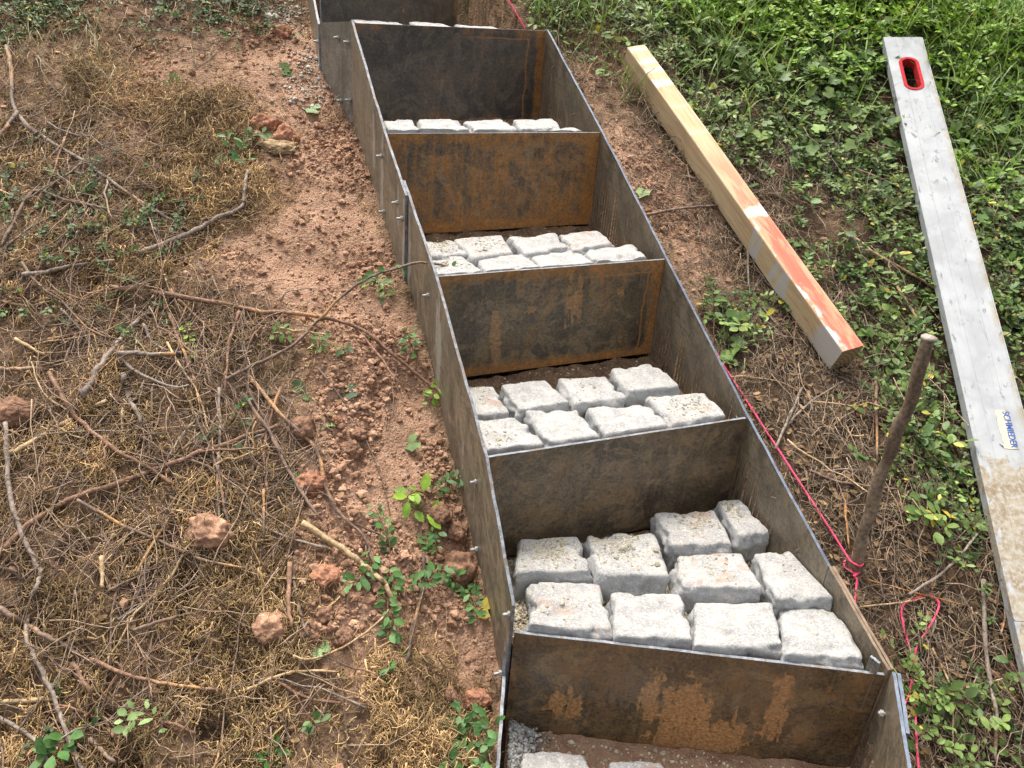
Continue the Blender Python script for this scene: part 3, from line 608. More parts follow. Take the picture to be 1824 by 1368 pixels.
# left side plates
wdir = nrm((L[3]-L[2])*np.array([1, 1, 0])); wn = nrm(np.cross(wdir, [0, 0, 1.])); wn = wn if wn[0] < 0 else -wn
JL = onwall((731, 380), L[2], L[3]); JT = JL.copy(); s = np.dot((JL-L[2])[:2], (L[3]-L[2])[:2])/np.dot((L[3]-L[2])[:2], (L[3]-L[2])[:2]); JT[2] = L[2][2]+s*(L[3][2]-L[2][2])
up1 = np.array([0, 0, .004])
plate('side_plate', JT+wn*.0068+up1, L[3]+wn*.0068+up1, .30, .30, .006, LEFT, MSL[0], M_CUT)
plate('side_plate', L[3]+wn*.0068+up1, L[4]+wn*.003+up1, .30, .31, .006, LEFT, MSL[0], M_CUT)
d0 = nrm(JT-L[2]); plate('side_plate', L[2]+up1*.6, JT+d0*.05+up1*.6, .31, .31, .006, LEFT, MSL[1], M_CUT)
plate('side_plate', L[1]+up1*.6, L[2]+up1*.6, .33, .31, .006, LEFT, MSL[3], M_CUT)
plate('side_plate', LE, L[1]+up1*.6, .34, .33, .006, LEFT, MSL[2], M_CUT)
plate('side_plate', LL1, LL0+np.array([-.004, 0, -.006]), .34, .30, .006, LEFT, MSL[2], M_CUT)
plate('splice_plate', LL0+wn*.0065+np.array([0, -.012, -.01]), LE+wn*.0065+np.array([0, .05, -.045]), .12, .12, .006, LEFT, MSP, M_CUT, 'short grey splice plate holding the lowest two side plates')
# the joint plate facing down the slope and the upper flight
plate('joint_plate', CUL+up1, L[4]+up1, .31, .31, .006, LEFT, MSP, M_CUT, 'plain grey joint plate at the bend of the stairs')
plate('side_plate', UL0+wn*.004, UL1, .30, .33, .006, LEFT, MSL[0], M_CUT); plate('side_plate', UL1, UL2, .33, .33, .006, LEFT, MSL[0], M_CUT)
plate('side_plate', UR0, UR1, .25, .3, .006, RIGHT, MSU, M_CUT); plate('side_plate', UR1, UR2, .3, .3, .006, RIGHT, MSU, M_CUT)
plate('side_plate', R[4]+np.array([0, .007, -.012]), UR0+np.array([0, -.001, -.012]), .25, .25, .006, RIGHT, MSR, M_CUT)
# right side plates
SR = onwall((1476, 1006), R[1], R[0])
def rt(P, Q, z0=.004, z1=.004, name='side_plate', m=MSR, me=M_CUTB, off=0., th=.006, h=.30, label=None):
    n = nrm(np.cross((Q-P)*np.array([1, 1, 0]), [0, 0, 1.])); n = n if n[0] > 0 else -n
    return plate(name, P+n*(off+.0005)+np.array([0, 0, z0]), Q+n*(off+.0005)+np.array([0, 0, z1]), h, h, th, RIGHT, m, me, label)
for i in (4, 3, 2): rt(R[i-1], R[i])
SR[2] = R[1][2]+(R[0][2]-R[1][2])*np.dot((SR-R[1])[:2], (R[0]-R[1])[:2])/np.dot((R[0]-R[1])[:2], (R[0]-R[1])[:2])
rt(SR, R[1])
RE2 = R[0]+np.array([0, 0, .012])
rt(RE2, SR, 0, .004, me=M_CUTR, off=.001); rt(RE2, SR, 0, .003, me=M_CUTR, off=.0085, name='splice_plate', label='outer doubled plate with a brown top edge at the lower right')
RL0 = RE2+np.array([.004, -.004, -.002]); RLM = RL0+(RL1-RL0)*.62
rt(RL1, RL0, off=.0015, m=MSR, h=.34); rt(RLM, RL0, z0=-.001, z1=.004, off=.010, name='splice_plate', m=MSR, h=.2)
# little upright tongue behind the first riser's right end
tb = R[0]+nrm(L[0]-R[0])*.026+np.array([-.004, .012, .028]); plate('bracket', tb, tb+np.array([.012, -.013, -.002]), .12, .12, .006, UP, MSP, M_CUT)

def bolt_parts(P, n, inner=False, shank=.016, scale=1.):
    n = nrm(np.asarray(n, float)); a = nrm(np.cross(n, [0, 0, 1.])); b = np.cross(n, a); org = np.array(FRAME.location); P = np.asarray(P)-org
    r = .0031*scale
    V, F = tubes(np.array([[P-n*.004, P+n*shank*.97, P+n*shank]]), np.array([[r, r, r*.75]]), 10)
    o = mesh_np('bolt', V, F, M_ZINC, smooth=True, parent=FRAME)
    P0, P1 = P+n*.0004, P+n*.0062*scale; rr = .0057*scale
    V, F = tubes(np.array([[P0, P0+n*.0006, P1-n*.0006, P1]]), np.array([[rr*.94, rr, rr, rr*.94]]), 6)
    mesh_np('nut', V, F, M_ZINC, smooth=False, parent=o)
for px, P, Q, off in (((681, 278), L[3], L[4], .013), ((622, 75), L[3], L[4], .010), ((625, 178), L[3], L[4], .010), ((709, 361), L[2], L[3], .013), ((685, 377), L[2], L[3], .013), ((718, 389), L[2], L[3], .013),
                      ((765, 526), L[1], L[2], .006), ((766, 651), L[1], L[2], .006), ((851, 858), L[0], L[1], .006), ((851, 978), L[0], L[1], .006), ((903, 1140), L[0], L[1], .006), ((896, 1196), L[0], L[1], .0125), ((891, 1250), L[0], L[1], .0125)):
    n = nrm(np.cross((Q-P)*np.array([1, 1, 0]), [0, 0, 1.])); n = n if n[0] < 0 else -n
    if px[1] > 1100: X = (LE if px[1] < 1160 else LL0)+np.array([0, .012, -.03 if px[1] < 1160 else (-.025 if px[1] < 1220 else -.085)])+n*off
    else: X = onwall(px, P+n*off, Q+n*off)
    bolt_parts(X, n)
    if px[1] > 1150: bolt_parts(X-n*(off+.0065), -n, shank=.007)
for px in ((604, 67), (600, 178), (609, 179)):
    n = nrm(np.cross((L[4]-CUL)*np.array([1, 1, 0]), [0, 0, 1.])); n = n if n[0] < 0 else -n
    bolt_parts(onwall(px, CUL+n*.0065, L[4]+n*.0065), n)
for px in ((568, 74), (540, 19)):
    n = nrm(np.cross((UL1-UL0)*np.array([1, 1, 0]), [0, 0, 1.])); n = n if n[0] < 0 else -n
    bolt_parts(onwall(px, UL0+n*.0085, UL1+n*.007), n)
nR = nrm(np.cross((RL1-RL0)*np.array([1, 1, 0]), [0, 0, 1.])); nR = nR if nR[0] < 0 else -nR
bolt_parts(RL0+nrm(RL1-RL0)*.035+np.array([0, 0, -.055])+nR*.0005, nR, shank=.009, scale=1.1)

# ------------------------------------------------------------------ bedding inside the steps
def bed():
    rs = np.random.RandomState(71); parts = []; gp = []; gs = []; gc = []
    def quad_bed(A, B, Cc, D, z, back, grit, seed, nz=.006):
        n = 60; u, v = np.meshgrid(np.linspace(0, 1, n), np.linspace(0, 1, n))
        P = A[None, None, :2]*((1-u)*(1-v))[..., None]+B[None, None, :2]*(u*(1-v))[..., None]+D[None, None, :2]*((1-u)*v)[..., None]+Cc[None, None, :2]*(u*v)[..., None]
        zz = z+back*np.clip((v-.55)/.45, 0, 1)+nz*fbm2(P[..., 0], P[..., 1], .06, 4, seed)+.003*fbm2(P[..., 0], P[..., 1], .012, 2, seed+3)
        i = (np.arange(n-1)[:, None]*n+np.arange(n-1)[None]).ravel(); F = np.stack([i, i+1, i+n+1, i+n], -1)
        parts.append((np.dstack([P, zz]).reshape(-1, 3), [F], np.repeat(np.array([[.45, .85 if seed != 9 else .3, 0.]]), n*n, 0)))
        m = grit; uu, vv = .03+.94*rs.rand(m), .03+.95*rs.rand(m); j = (vv*(n-1)).astype(int)*n+(uu*(n-1)).astype(int)
        gp.append(np.c_[P.reshape(-1, 2)[j]+rs.normal(0, .003, (m, 2)), zz.ravel()[j]]); gs.append(.0018*np.exp(rs.normal(.2, .4, m)))
        t = rs.rand(m, 1); gc.append(np.array([.27, .235, .165])*(1-t)+np.array([.52, .46, .35])*t)
    dz = np.array([0, .006, 0])
    up = nrm(UP)*.008
    quad_bed(L[0]+up, R[0]+up, R[1]-up*.4, L[1]-up*.4, ZT[0]-.040, .006, 20000, 1)
    for i in (1, 2, 3): quad_bed(L[i]+up, R[i]+up, R[i+1]-up*.4, L[i+1]-up*.4, ZT[i]-.060, .030, (0, 700, 500, 300)[i], 1+i)
    quad_bed(L[4]+up, R[4]+up, UR0, CUL, ZT[4]-.07, 0, 300, 8)
    dd = (L[0]-L[1]); dd = np.array([dd[0]*.3, dd[1], 0]); quad_bed(LL1+np.array([.008, -.25, 0]), RL1+np.array([-.01, -.25, 0]), R[0]-up*.3, L[0]-up*.3, ZT[0]-PLH-.005, .02, 2600, 9)
    V, F, c = merge(parts); tag(mesh_np('bedding_soil', V, F, M_GROUND, c), kind='structure')
    P = np.concatenate(gp); s = np.concatenate(gs); c = np.concatenate(gc)
    # gritty pile at the lower left and beside the upper flight
    m = 1100; q = LL0[None]+np.c_[.012+np.abs(rs.normal(0, .032, m)), rs.uniform(-.20, -.012, m), np.zeros(m)]; q[:, 2] = ZT[0]-PLH+.008+.03*np.exp(-(q[:, 0]-LL0[0])/.04)+rs.uniform(-.004, .006, m)
    cc = np.array([.29, .28, .26])+rs.uniform(-.1, .16, (m, 1)); P = np.concatenate([P, q]); s = np.concatenate([s, 0.0022*np.exp(rs.normal(.3, .40, m))]); c = np.concatenate([c, cc])
    XY = np.concatenate([g0((490, 15))[None, :2]+rs.normal(0, .05, (700, 2)), g0((540, 160))[None, :2]+rs.normal(0, .045, (300, 2)), g0((555, 110))[None, :2]+rs.normal(0, .035, (180, 2))])
    XY = XY[~inpoly(XY[:, 0], XY[:, 1])]; m = len(XY); P = np.concatenate([P, on(XY, .002)]); s = np.concatenate([s, .0021*np.exp(rs.normal(.1, .55, m))]); c = np.concatenate([c, np.array([.36, .32, .265])+rs.uniform(-.1, .16, (m, 1))])
    tag(crumbs(P, s, c, 72, 'grit', M_GRIT, .7), 'pale crushed stone grit between the granite setts', 'grit', kind='stuff')
bed()

# ------------------------------------------------------------------ granite setts
def clamp_in(V, i):
    V = V.copy()
    def half(P, Q, keep, gap):
        n = nrm(np.cross((Q-P)*np.array([1, 1, 0]), [0, 0, 1.])); n = n if n@keep > 0 else -n
        d = (V-P)@n; V[:] += np.where(d < gap, gap-d, 0)[:, None]*n
    up = np.array([-.3, 1, 0]); rt = np.array([1, .3, 0])
    if i >= 0: half(L[i], R[i], up, .009); half(L[i], L[i+1], rt, .002); half(R[i], R[i+1], -rt, .002)
    half(L[i+1], R[i+1], -up, .003)
    return V
def sett(quad, z, hgt, label, group, seed, grit=0., tread=None):
    rs = np.random.RandomState(seed)
    Q = [atz(p, z) for p in quad]; ctr = sum(Q)/4
    Q = [ctr+(q-ctr)*(1+.0015/np.linalg.norm(q-ctr)) for q in Q]
    n = 22; lin = np.linspace(-1, 1, n+1); g = np.stack(np.meshgrid(lin, lin, indexing='ij'), -1).reshape(-1, 2)
    faces = []; pts = []; o = 0
    idx = np.arange((n+1)**2).reshape(n+1, n+1)
    f = np.stack([idx[:-1, :-1], idx[1:, :-1], idx[1:, 1:], idx[:-1, 1:]], -1).reshape(-1, 4)
    for ax in range(3):
        for sg in (1, -1):
            p = np.empty((len(g), 3)); p[:, ax] = sg; p[:, (ax+1) % 3] = g[:, 0]; p[:, (ax+2) % 3] = g[:, 1]
            pts.append(p); faces.append((f if sg > 0 else f[:, ::-1])+o); o += len(g)
    p = np.concatenate(pts); F = np.concatenate(faces)
    rr = np.array([.13, .13, .11]); q = np.clip(p, -(1-rr), 1-rr); d = (p-q)/rr; l = np.linalg.norm(d, axis=1, keepdims=True)
    # the cube surface already has |d|inf = 1; round it
    p = q+rr*np.where(l > 0, d/np.maximum(l, 1e-9), 0)
    u = (p[:, 0]+1)/2; v = (p[:, 1]+1)/2; t = (1-p[:, 2])/2
    Q = np.array(Q)   # TL, TR, BR, BL
    top = Q[0]*((1-u)*v)[:, None]+Q[1]*(u*v)[:, None]+Q[2]*(u*(1-v))[:, None]+Q[3]*((1-u)*(1-v))[:, None]
    V = ctr+(top-ctr)*(1+.006*np.minimum(t*2.5, 1)-.12*np.maximum(t-.3, 0))[:, None]; V[:, 2] = z-t*hgt
    sd = seed*13.7
    dirn = nrm(V-(ctr-np.array([0, 0, hgt*.45])))
    lo = vn(V*17+sd, 1); md = vn(V*48+sd, 2); hi = vn(V*120+sd, 3)
    side = 1-np.clip((p[:, 2]-.6)/.4, 0, 1); rg = 1-2*np.abs(vn(V*36+sd, 8)); am = .0062*lo*(.45+.55*side)+.0040*md*(.22+1.0*side)+.0026*hi*(.45+1.2*side)+.0040*rg*side
    V = V+dirn*am[:, None]
    chip = np.clip(vn(V*42+sd, 5)-.12, 0, 1)*np.clip(1-np.abs(p[:, 2]-.9)/.22, 0, 1)*.018
    V = V-dirn*chip[:, None]
    tilt = rs.normal(0, .018, 2); V[:, 2] += (V[:, 0]-ctr[0])*tilt[0]+(V[:, 1]-ctr[1])*tilt[1]
    if tread is not None: V = clamp_in(V, tread)
    loc = ctr-np.array([0, 0, hgt])
    # weld the face borders
    key = np.round(np.c_[p*2000]).astype(np.int64); _, first, inv = np.unique(key, axis=0, return_index=True, return_inverse=True); inv = inv.ravel()
    o = mesh_np('granite_sett', (V-loc)[first], inv[F], M_GRANITE); o.location = loc; tag(o, label, 'sett', group); return o, z, Q
G0, G1, G2, G3, GB = 'granite setts on the bottom full step', 'granite setts on the second step', 'granite setts on the third step', 'granite setts on the fourth step', 'granite setts below the first riser'
z0 = ZT[0]+.004; z1 = ZT[1]+.004; z2 = ZT[2]+.003; z3 = ZT[3]+.003
SETTS = [
 ([(945, 1036), (1068, 1038), (1090, 1122), (945, 1117)], z0+.012, 'whitish granite sett in the front left corner of the mud splashed riser step', G0),
 ([(1090, 1050), (1212, 1058), (1232, 1138), (1098, 1132)], z0+.012, 'granite sett second from the left along the mud splashed riser', G0),
 ([(1238, 1069), (1375, 1074), (1396, 1152), (1239, 1148)], z0+.012, 'largest front row granite sett right of centre above the mud splash', G0),
 ([(1391, 1082), (1500, 1083), (1541, 1172), (1400, 1165)], z0+.012, 'clean pale granite sett in the front right corner by the bracket', G0),
 ([(926, 960), (1028, 953), (1056, 1016), (918, 1020)], z0+.026, 'granite sett covered in grit at the left plate, second row back', G0),
 ([(1045, 951), (1164, 948), (1194, 1026), (1066, 1022)], z0+.026, 'gritty granite sett with pink spots, second row left of centre', G0),
 ([(1207, 985), (1322, 985), (1357, 1048), (1211, 1045)], z0+.026, 'blunt cornered granite sett in the middle of the bottom step', G0),
 ([(1347, 982), (1434, 978), (1489, 1064), (1384, 1066)], z0+.034, 'clean speckled granite sett beside the right plate, second row', G0),
 ([(1168, 914), (1272, 907), (1306, 968), (1196, 971)], z0+.034, 'granite sett standing against the second riser at its right', G0),
 ([(1279, 893), (1318, 892), (1374, 945), (1316, 952)], z0+.040, 'narrow granite sett set lengthwise in the back right corner', G0),
 ([(845, 746), (925, 741), (970, 790), (866, 801)], z1, 'granite sett at the left end of the second step, front row', G1),
 ([(935, 731), (1025, 727), (1069, 773), (976, 787)], z1, 'granite sett with a brown smear, second in front row of the second step', G1),
 ([(1046, 723), (1151, 716), (1187, 757), (1080, 773)], z1, 'smooth granite sett third in front row of the second step', G1),
 ([(1153, 706), (1258, 699), (1295, 737), (1195, 754)], z1+.006, 'grit topped granite sett at the right end of the second step', G1),
 ([(820, 688), (878, 687), (910, 732), (838, 740)], z1+.002, 'half hidden granite sett in the back left corner of the second step', G1),
 ([(893, 683), (972, 676), (1015, 716), (921, 731)], z1+.006, 'granite sett with the largest orange stain, back row of the second step', G1),
 ([(996, 674), (1078, 668), (1117, 705), (1024, 721)], z1+.006, 'granite sett in the back row of the second step, right of the orange stained one', G1),
 ([(1087, 657), (1160, 644), (1213, 684), (1117, 697)], z1+.010, 'granite sett in the back right corner of the second step', G1),
 ([(757, 457), (820, 455), (862, 483), (776, 490)], z2, 'granite sett under the leafy shoot at the left of the third step', G2),
 ([(846, 459), (938, 452), (967, 477), (870, 485)], z2, 'granite sett second in front row of the third step', G2),
 ([(943, 453), (1024, 445), (1057, 467), (968, 477)], z2, 'pinkish granite sett third in front row of the third step', G2),
 ([(1037, 446), (1128, 432), (1153, 459), (1062, 468)], z2+.004, 'granite sett at the right end of the third step, front row', G2),
 ([(748, 430), (802, 425), (842, 451), (764, 456)], z2+.006, 'gritty granite sett in the back left corner of the third step', G2),
 ([(806, 426), (893, 419), (915, 447), (843, 457)], z2+.010, 'wide dusty granite sett, second in back row of the third step', G2),
 ([(906, 420), (989, 414), (1012, 440), (936, 452)], z2+.010, 'granite sett third in back row of the third step', G2),
 ([(996, 416), (1066, 409), (1094, 431), (1022, 445)], z2+.010, 'granite sett with a crumb of soil in the back right corner of the third step', G2),
 ([(682, 213), (734, 214), (750, 233), (692, 236)], z3+.006, 'granite sett in the left corner of the fourth step', G3),
 ([(744, 213), (812, 211), (838, 230), (752, 235)], z3+.006, 'granite sett second from left on the fourth step', G3),
 ([(826, 215), (893, 212), (922, 228), (850, 232)], z3+.006, 'granite sett third from left on the fourth step', G3),
 ([(914, 214), (984, 211), (1003, 226), (928, 230)], z3+.006, 'granite sett at the right on the fourth step, back row', G3),
 ([(955, 231), (1022, 226), (1047, 236), (972, 239)], z3+.001, 'granite sett just above the riser at the right of the fourth step', G3),
 ([(932, 1338), (1040, 1340), (1066, 1400), (925, 1400)], ZT[0]-PLH+.05, 'grey granite sett at the lower left below the mud splashed riser', GB),
 ([(1085, 1356), (1178, 1356), (1215, 1420), (1090, 1420)], ZT[0]-PLH+.045, 'granite sett at the bottom edge below the mud splash', GB),
]
GRITP = []
for k, (q, z, lab, grp) in enumerate(SETTS):
    o, zz, Q = sett(q, z, .115, lab, grp, 100+k, tread={G0: 0, G1: 1, G2: 2, G3: 3, GB: -1}[grp])
    amt = {4: 330, 5: 330, 8: 170, 9: 80, 13: 170, 10: 60, 14: 40, 22: 120, 23: 90, 6: 50, 0: 30, 16: 30, 7: 10, 3: 8, 18: 60}.get(k, 0)
    if amt: GRITP.append((o, Q, amt))
for (a, b) in ((0.0, .28), (.30, .52), (.55, .78)):
    A = L[4]+nrm(R[4]-L[4])*.02+(R[4]-L[4])*a; B = L[4]+(R[4]-L[4])*b; up = nrm(UP)
    pr = lambda X: (912+FPX*(X@AR)/(X@AF), 684+FPX*(X@AD)/(X@AF))
    z4 = ZT[4]-.004; q = [A+up*.19, B+up*.19, B+up*.05, A+up*.05]
    for X in q: X[2] = z4
    sett([pr(X) for X in q], z4, .10, 'granite sett seen only as a pale sliver above the dark fifth riser', 'slivers of setts above the fifth riser', 300+int(a*100))
def grit_on():
    rs = np.random.RandomState(81); P = []; dg = bpy.context.evaluated_depsgraph_get(); dg.update()
    for o, Q, n in GRITP:
        c = rs.normal(.5, .06, 2)
        for _ in range(n):
            u, v = np.clip(rs.normal(c[0], .21), .08, .92), np.clip(rs.normal(c[1]+.1, .2), .1, .92)
            X = Q[0]*((1-u)*v)+Q[1]*(u*v)+Q[2]*(u*(1-v))+Q[3]*((1-u)*(1-v)); lo = Vector(X)-o.location+Vector((0, 0, .1))
            ok, h, nn, _i = o.ray_cast(lo, Vector((0, 0, -1)))
            if ok: P.append(np.array(h+o.location))
    P = np.array(P); n = len(P); t = rs.rand(n, 1); c = np.array([.20, .175, .12])*(1-t)+np.array([.42, .37, .27])*t
    tag(crumbs(P, .0017*np.exp(rs.normal(.2, .42, n)), c, 82, 'loose_grit', M_GRIT, .6), 'tan grit scattered loose on top of the setts', 'grit', kind='stuff')
grit_on()

# ------------------------------------------------------------------ timber beam
def box_rounded(name, axis0, axis1, side, upv, w, h, m, bev=.002, parent=None, n=60, wobble=.001):
    d = axis1-axis0; ln = np.linalg.norm(d); d = d/ln
    prof = []
    for cx, cy, a0 in ((w/2-bev, h/2-bev, 0), (-w/2+bev, h/2-bev, 90), (-w/2+bev, -h/2+bev, 180), (w/2-bev, -h/2+bev, 270)):
        for a in (0, 45, 90): prof.append((cx+bev*math.cos(math.radians(a0+a)), cy+bev*math.sin(math.radians(a0+a))))
    prof = np.array(prof); k = len(prof); V = []
    for i, t in enumerate(np.linspace(0, 1, n)):
        x = t*ln; off = wobble*np.array([math.sin(x*5.1), math.sin(x*3.7+1)])
        V.append(np.c_[np.full(k, x), prof+off])
    V = np.concatenate(V); F = [(i*k+j, i*k+(j+1) % k, (i+1)*k+(j+1) % k, (i+1)*k+j) for i in range(n-1) for j in range(k)]
    caps = [list(range(k))[::-1], [(n-1)*k+j for j in range(k)]]
    o = mesh_np(name, V, [np.array(F), np.array(caps)], m, smooth=False)
    mw = Matrix(((d[0], side[0], upv[0], axis0[0]), (d[1], side[1], upv[1], axis0[1]), (d[2], side[2], upv[2], axis0[2]), (0, 0, 0, 1))); o.matrix_world = mw
    return o, ln
def m_wood():
    m, nt, b = mat('painted_timber'); n = N(nt); o = n.obj(); s = n.sep(o); geo = n.new('ShaderNodeTexCoord').outputs['Normal']; nz = n.sep(geo)
    grain = n.noise(n.mapping(o, (6, 90, 90)), 1, 6, .6, .7); g2 = n.noise(n.mapping(o, (2.2, 30, 30)), 1, 4, .6, 1.5); big = n.noise(o, 9, 4)
    c = n.mix(n.ramp(grain, .3, .7), (.45, .32, .175), (.60, .46, .28)); c = n.mix(n.math('MULTIPLY', n.ramp(g2, .5, .7), .45), c, (.36, .22, .10))
    c = n.mix(n.math('MULTIPLY', n.ramp(big, .5, .75), .3), c, (.26, .19, .12))
    top = n.ramp(nz[2], .5, .7); wob = n.math('MULTIPLY', n.math('SUBTRACT', n.noise(n.mapping(o, (30, 60, 60)), 1, 4, .6), .5), .05); x = n.math('ADD', s[0], wob)
    def band(a, bb, e=.006): return n.math('MULTIPLY', n.ramp(x, a-e, a+e), n.ramp(x, bb-e, bb+e, 1., 0.))
    pn = n.ramp(n.noise(n.mapping(o, (9, 45, 45)), 1, 5, .65, .5), .36, .58)
    endg = n.ramp(n.math('ABSOLUTE', nz[0]), .7, .9); dd = n.new('ShaderNodeTexWave', wave_type='RINGS', rings_direction='X'); dd.inputs['Scale'].default_value = 32; dd.inputs['Distortion'].default_value = 3; nt.links.new(n.mapping(o, loc=(0, .045, .05)), dd.inputs[0])
    c = n.mix(endg, c, n.mix(dd.outputs['Fac'], (.20, .13, .07), (.36, .25, .13)))
    # red sprayed length, worn thinner uphill
    cy = n.math('ADD', s[1], n.math('MULTIPLY', n.math('SUBTRACT', big, .5), .02))
    mid = n.ramp(n.math('ABSOLUTE', n.math('ADD', cy, .0)), .016, .032, 1., .35)
    red = n.math('MULTIPLY', n.math('MULTIPLY', n.ramp(x, BL*.34, BL*.48), mid), n.math('MULTIPLY', top, n.ramp(pn, 0, 1, .45, 1.)))
    rsd = n.math('MULTIPLY', red, .85); c = n.mix(rsd, c, n.mix(n.ramp(x, BL*.45, BL*.7), (.60, .22, .13), (.66, .09, .06)))
    w = 0.
    for a, bb, st in ((.01, .035, .6), (.095, .125, .7), (.16, .185, .75), (.235, .275, .85), (.40, .42, .3), (.56, .575, .3), (.995, 1.045, .9)):
        k = BL/1.66; w = n.math('MAXIMUM', w, n.math('MULTIPLY', band(a*k, bb*k), st))
    edge = n.ramp(s[1], -.008, -.026)      # white worn along the left arris of the lower half
    ws = n.math('MULTIPLY', n.ramp(n.noise(n.mapping(o, (16, 30, 30)), 1, 4, .6), .49, .56), n.math('MULTIPLY', edge, n.ramp(x, BL*.58, BL*.68)))
    w = n.math('MULTIPLY', n.math('MAXIMUM', w, n.math('MULTIPLY', ws, 1.)), n.ramp(pn, 0, 1, .5, 1.)); c = n.mix(n.math('MULTIPLY', w, top), c, (.62, .60, .57))
    # white run-downs on the side that faces the stairs
    lf = n.ramp(nz[1], -.5, -.7); dr = n.math('MULTIPLY', n.ramp(n.noise(n.mapping(o, (17, 3, 3), rot=(0, 0, 0)), 1, 2, .4, .3), .54, .58), n.math('MULTIPLY', n.ramp(x, BL*.62, BL*.66), n.ramp(x, BL*.84, BL*.86, 1., 0.)))
    dr = n.math('MAXIMUM', dr, n.ramp(x, BL*.915, BL*.935)); c = n.mix(n.math('MULTIPLY', n.math('MULTIPLY', dr, lf), .8), c, (.46, .445, .42))
    cr = n.ramp(n.noise(n.mapping(o, (4, 160, 160)), 1, 3, .6, .4), .70, .74); c = n.mix(n.math('MULTIPLY', cr, .55), c, (.12, .07, .03))
    nt.links.new(c, b.inputs['Base Color']); b.inputs['Roughness'].default_value = .75; b.inputs['Specular IOR Level'].default_value = .25
    n.bump(grain, .3, .002, b); return m
BW, BH = .060, .075
bt0 = g0((1133, 82), .085); bt1 = g0((1521, 620), .085)
BL = float(np.linalg.norm(bt1-bt0)); bd = nrm(bt1-bt0)
# roll so that the uphill-left side shows as in the photograph
bu = nrm(GN-bd*(GN@bd)); bs = np.cross(bu, bd)      # bs: local +y, to the stairs side
M_WOOD = m_wood()
beam, _ = box_rounded('timber_beam', bt0-bu*BH/2, bt1-bu*BH/2, bs, bu, BW, BH, M_WOOD, .003)
tag(beam, 'long square timber beam with worn red and white paint lying on the slope', 'beam')

# ------------------------------------------------------------------ aluminium straightedge
LV = .062                                           # top face height over the ground plane
e0 = g0((1573, 66), LV); e1 = g0((1719, 705), LV); e2 = g0((1790, 1035), LV)
ld = nrm(e2-e0); lu = nrm(GN-ld*(GN@ld)); lsd = np.cross(lu, ld)   # to the right
_q = ray((1643, 66)); _q = _q*float((e0@ld)/(_q@ld)); print('STRAIGHTEDGE', np.linalg.norm(_q-e0), nrm(_q-e0)@lsd, nrm(_q-e0)@lu)
lsd = nrm(_q-e0); lu = np.cross(ld, lsd); LW = float(np.linalg.norm(_q-e0))
LLN = 2.5; LT = .024
def m_alu():
    m, nt, b = mat('scuffed_aluminium'); n = N(nt); o = n.obj(); s = n.sep(o)
    brush = n.noise(n.mapping(o, (1.5, 160, 40)), 1, 4, .6); cl = n.noise(o, 11, 5, .6, .6); f = n.noise(o, 90, 4, .7)
    c = n.mix(n.ramp(cl, .3, .7), (.27, .278, .278), (.355, .365, .365)); c = n.mix(n.math('MULTIPLY', n.ramp(brush, .5, .7), .22), c, (.17, .174, .18))
    scuff = n.math('MULTIPLY', n.ramp(n.noise(n.mapping(o, (26, 60, 40)), 1, 4, .65, .5), .57, .68), n.ramp(cl, .36, .56)); c = n.mix(n.math('MULTIPLY', scuff, .6), c, (.07, .07, .085))
    rim = n.math('MULTIPLY', n.ramp(s[1], LW-.018, LW-.006), n.ramp(n.noise(o, 17, 4), .42, .6)); c = n.mix(n.math('MULTIPLY', rim, .55), c, (.26, .195, .10))
    ce = n.math('ADD', s[0], n.math('MULTIPLY', n.math('SUBTRACT', n.noise(o, 26, 5), .5), .16))
    cem = n.math('MULTIPLY', n.ramp(ce, LCEM-.012, LCEM+.012), n.ramp(n.math('ADD', n.noise(n.mapping(o, (14, 30, 30)), 1, 5, .65, .8), n.math('MULTIPLY', n.ramp(s[1], .006, .03), .16)), .46, .52))
    cc = n.mix(n.ramp(n.noise(o, 22, 5, .7), .35, .65), (.31, .27, .20), (.19, .13, .065)); cc = n.mix(n.ramp(f, .4, .7), cc, (.36, .335, .29)); c = n.mix(n.math('MULTIPLY', cem, .92), c, cc)
    nt.links.new(c, b.inputs['Base Color']); nt.links.new(n.math('MULTIPLY', n.math('SUBTRACT', 1., cem), .0), b.inputs['Metallic'])
    nt.links.new(n.ramp(n.math('ADD', f, cem), .3, 1.2, .62, .9), b.inputs['Roughness']); b.inputs['Specular IOR Level'].default_value = .25
    n.bump(n.math('ADD', n.math('MULTIPLY', f, .3), cem), .3, .0015, b); return m
def lv(px): P = onplane(px, e0, lu); return float((P-e0)@ld), float((P-e0)@lsd)
LCEM = lv((1757, 826))[0]
M_ALU = m_alu()
lev = empty('straightedge', e0-lu*LT); lev.matrix_world = Matrix(((ld[0], lsd[0], lu[0], e0[0]), (ld[1], lsd[1], lu[1], e0[1]), (ld[2], lsd[2], lu[2], e0[2]), (0, 0, 0, 1)))
tag(lev, 'long scuffed aluminium straightedge with a red hand slot lying on the ground cover', 'straightedge')
sa = lv((1613, 103)); sb = lv((1632, 160)); sl, sr = lv((1606, 128)), lv((1639, 128))
SX0, SX1 = sa[0]+.004, sb[0]-.004; SYC = (sl[1]+sr[1])/2; SR_ = max(.014, (sr[1]-sl[1])/2-.003)
def stadium(x0, x1, yc, r, k=22):
    a = np.radians(np.linspace(90, 270, k)); p1 = np.c_[x0+r+r*np.cos(a), yc+r*np.sin(a)]
    a = np.radians(np.linspace(-90, 90, k)); p2 = np.c_[x1-r+r*np.cos(a), yc+r*np.sin(a)]
    return np.vstack([p1, p2])
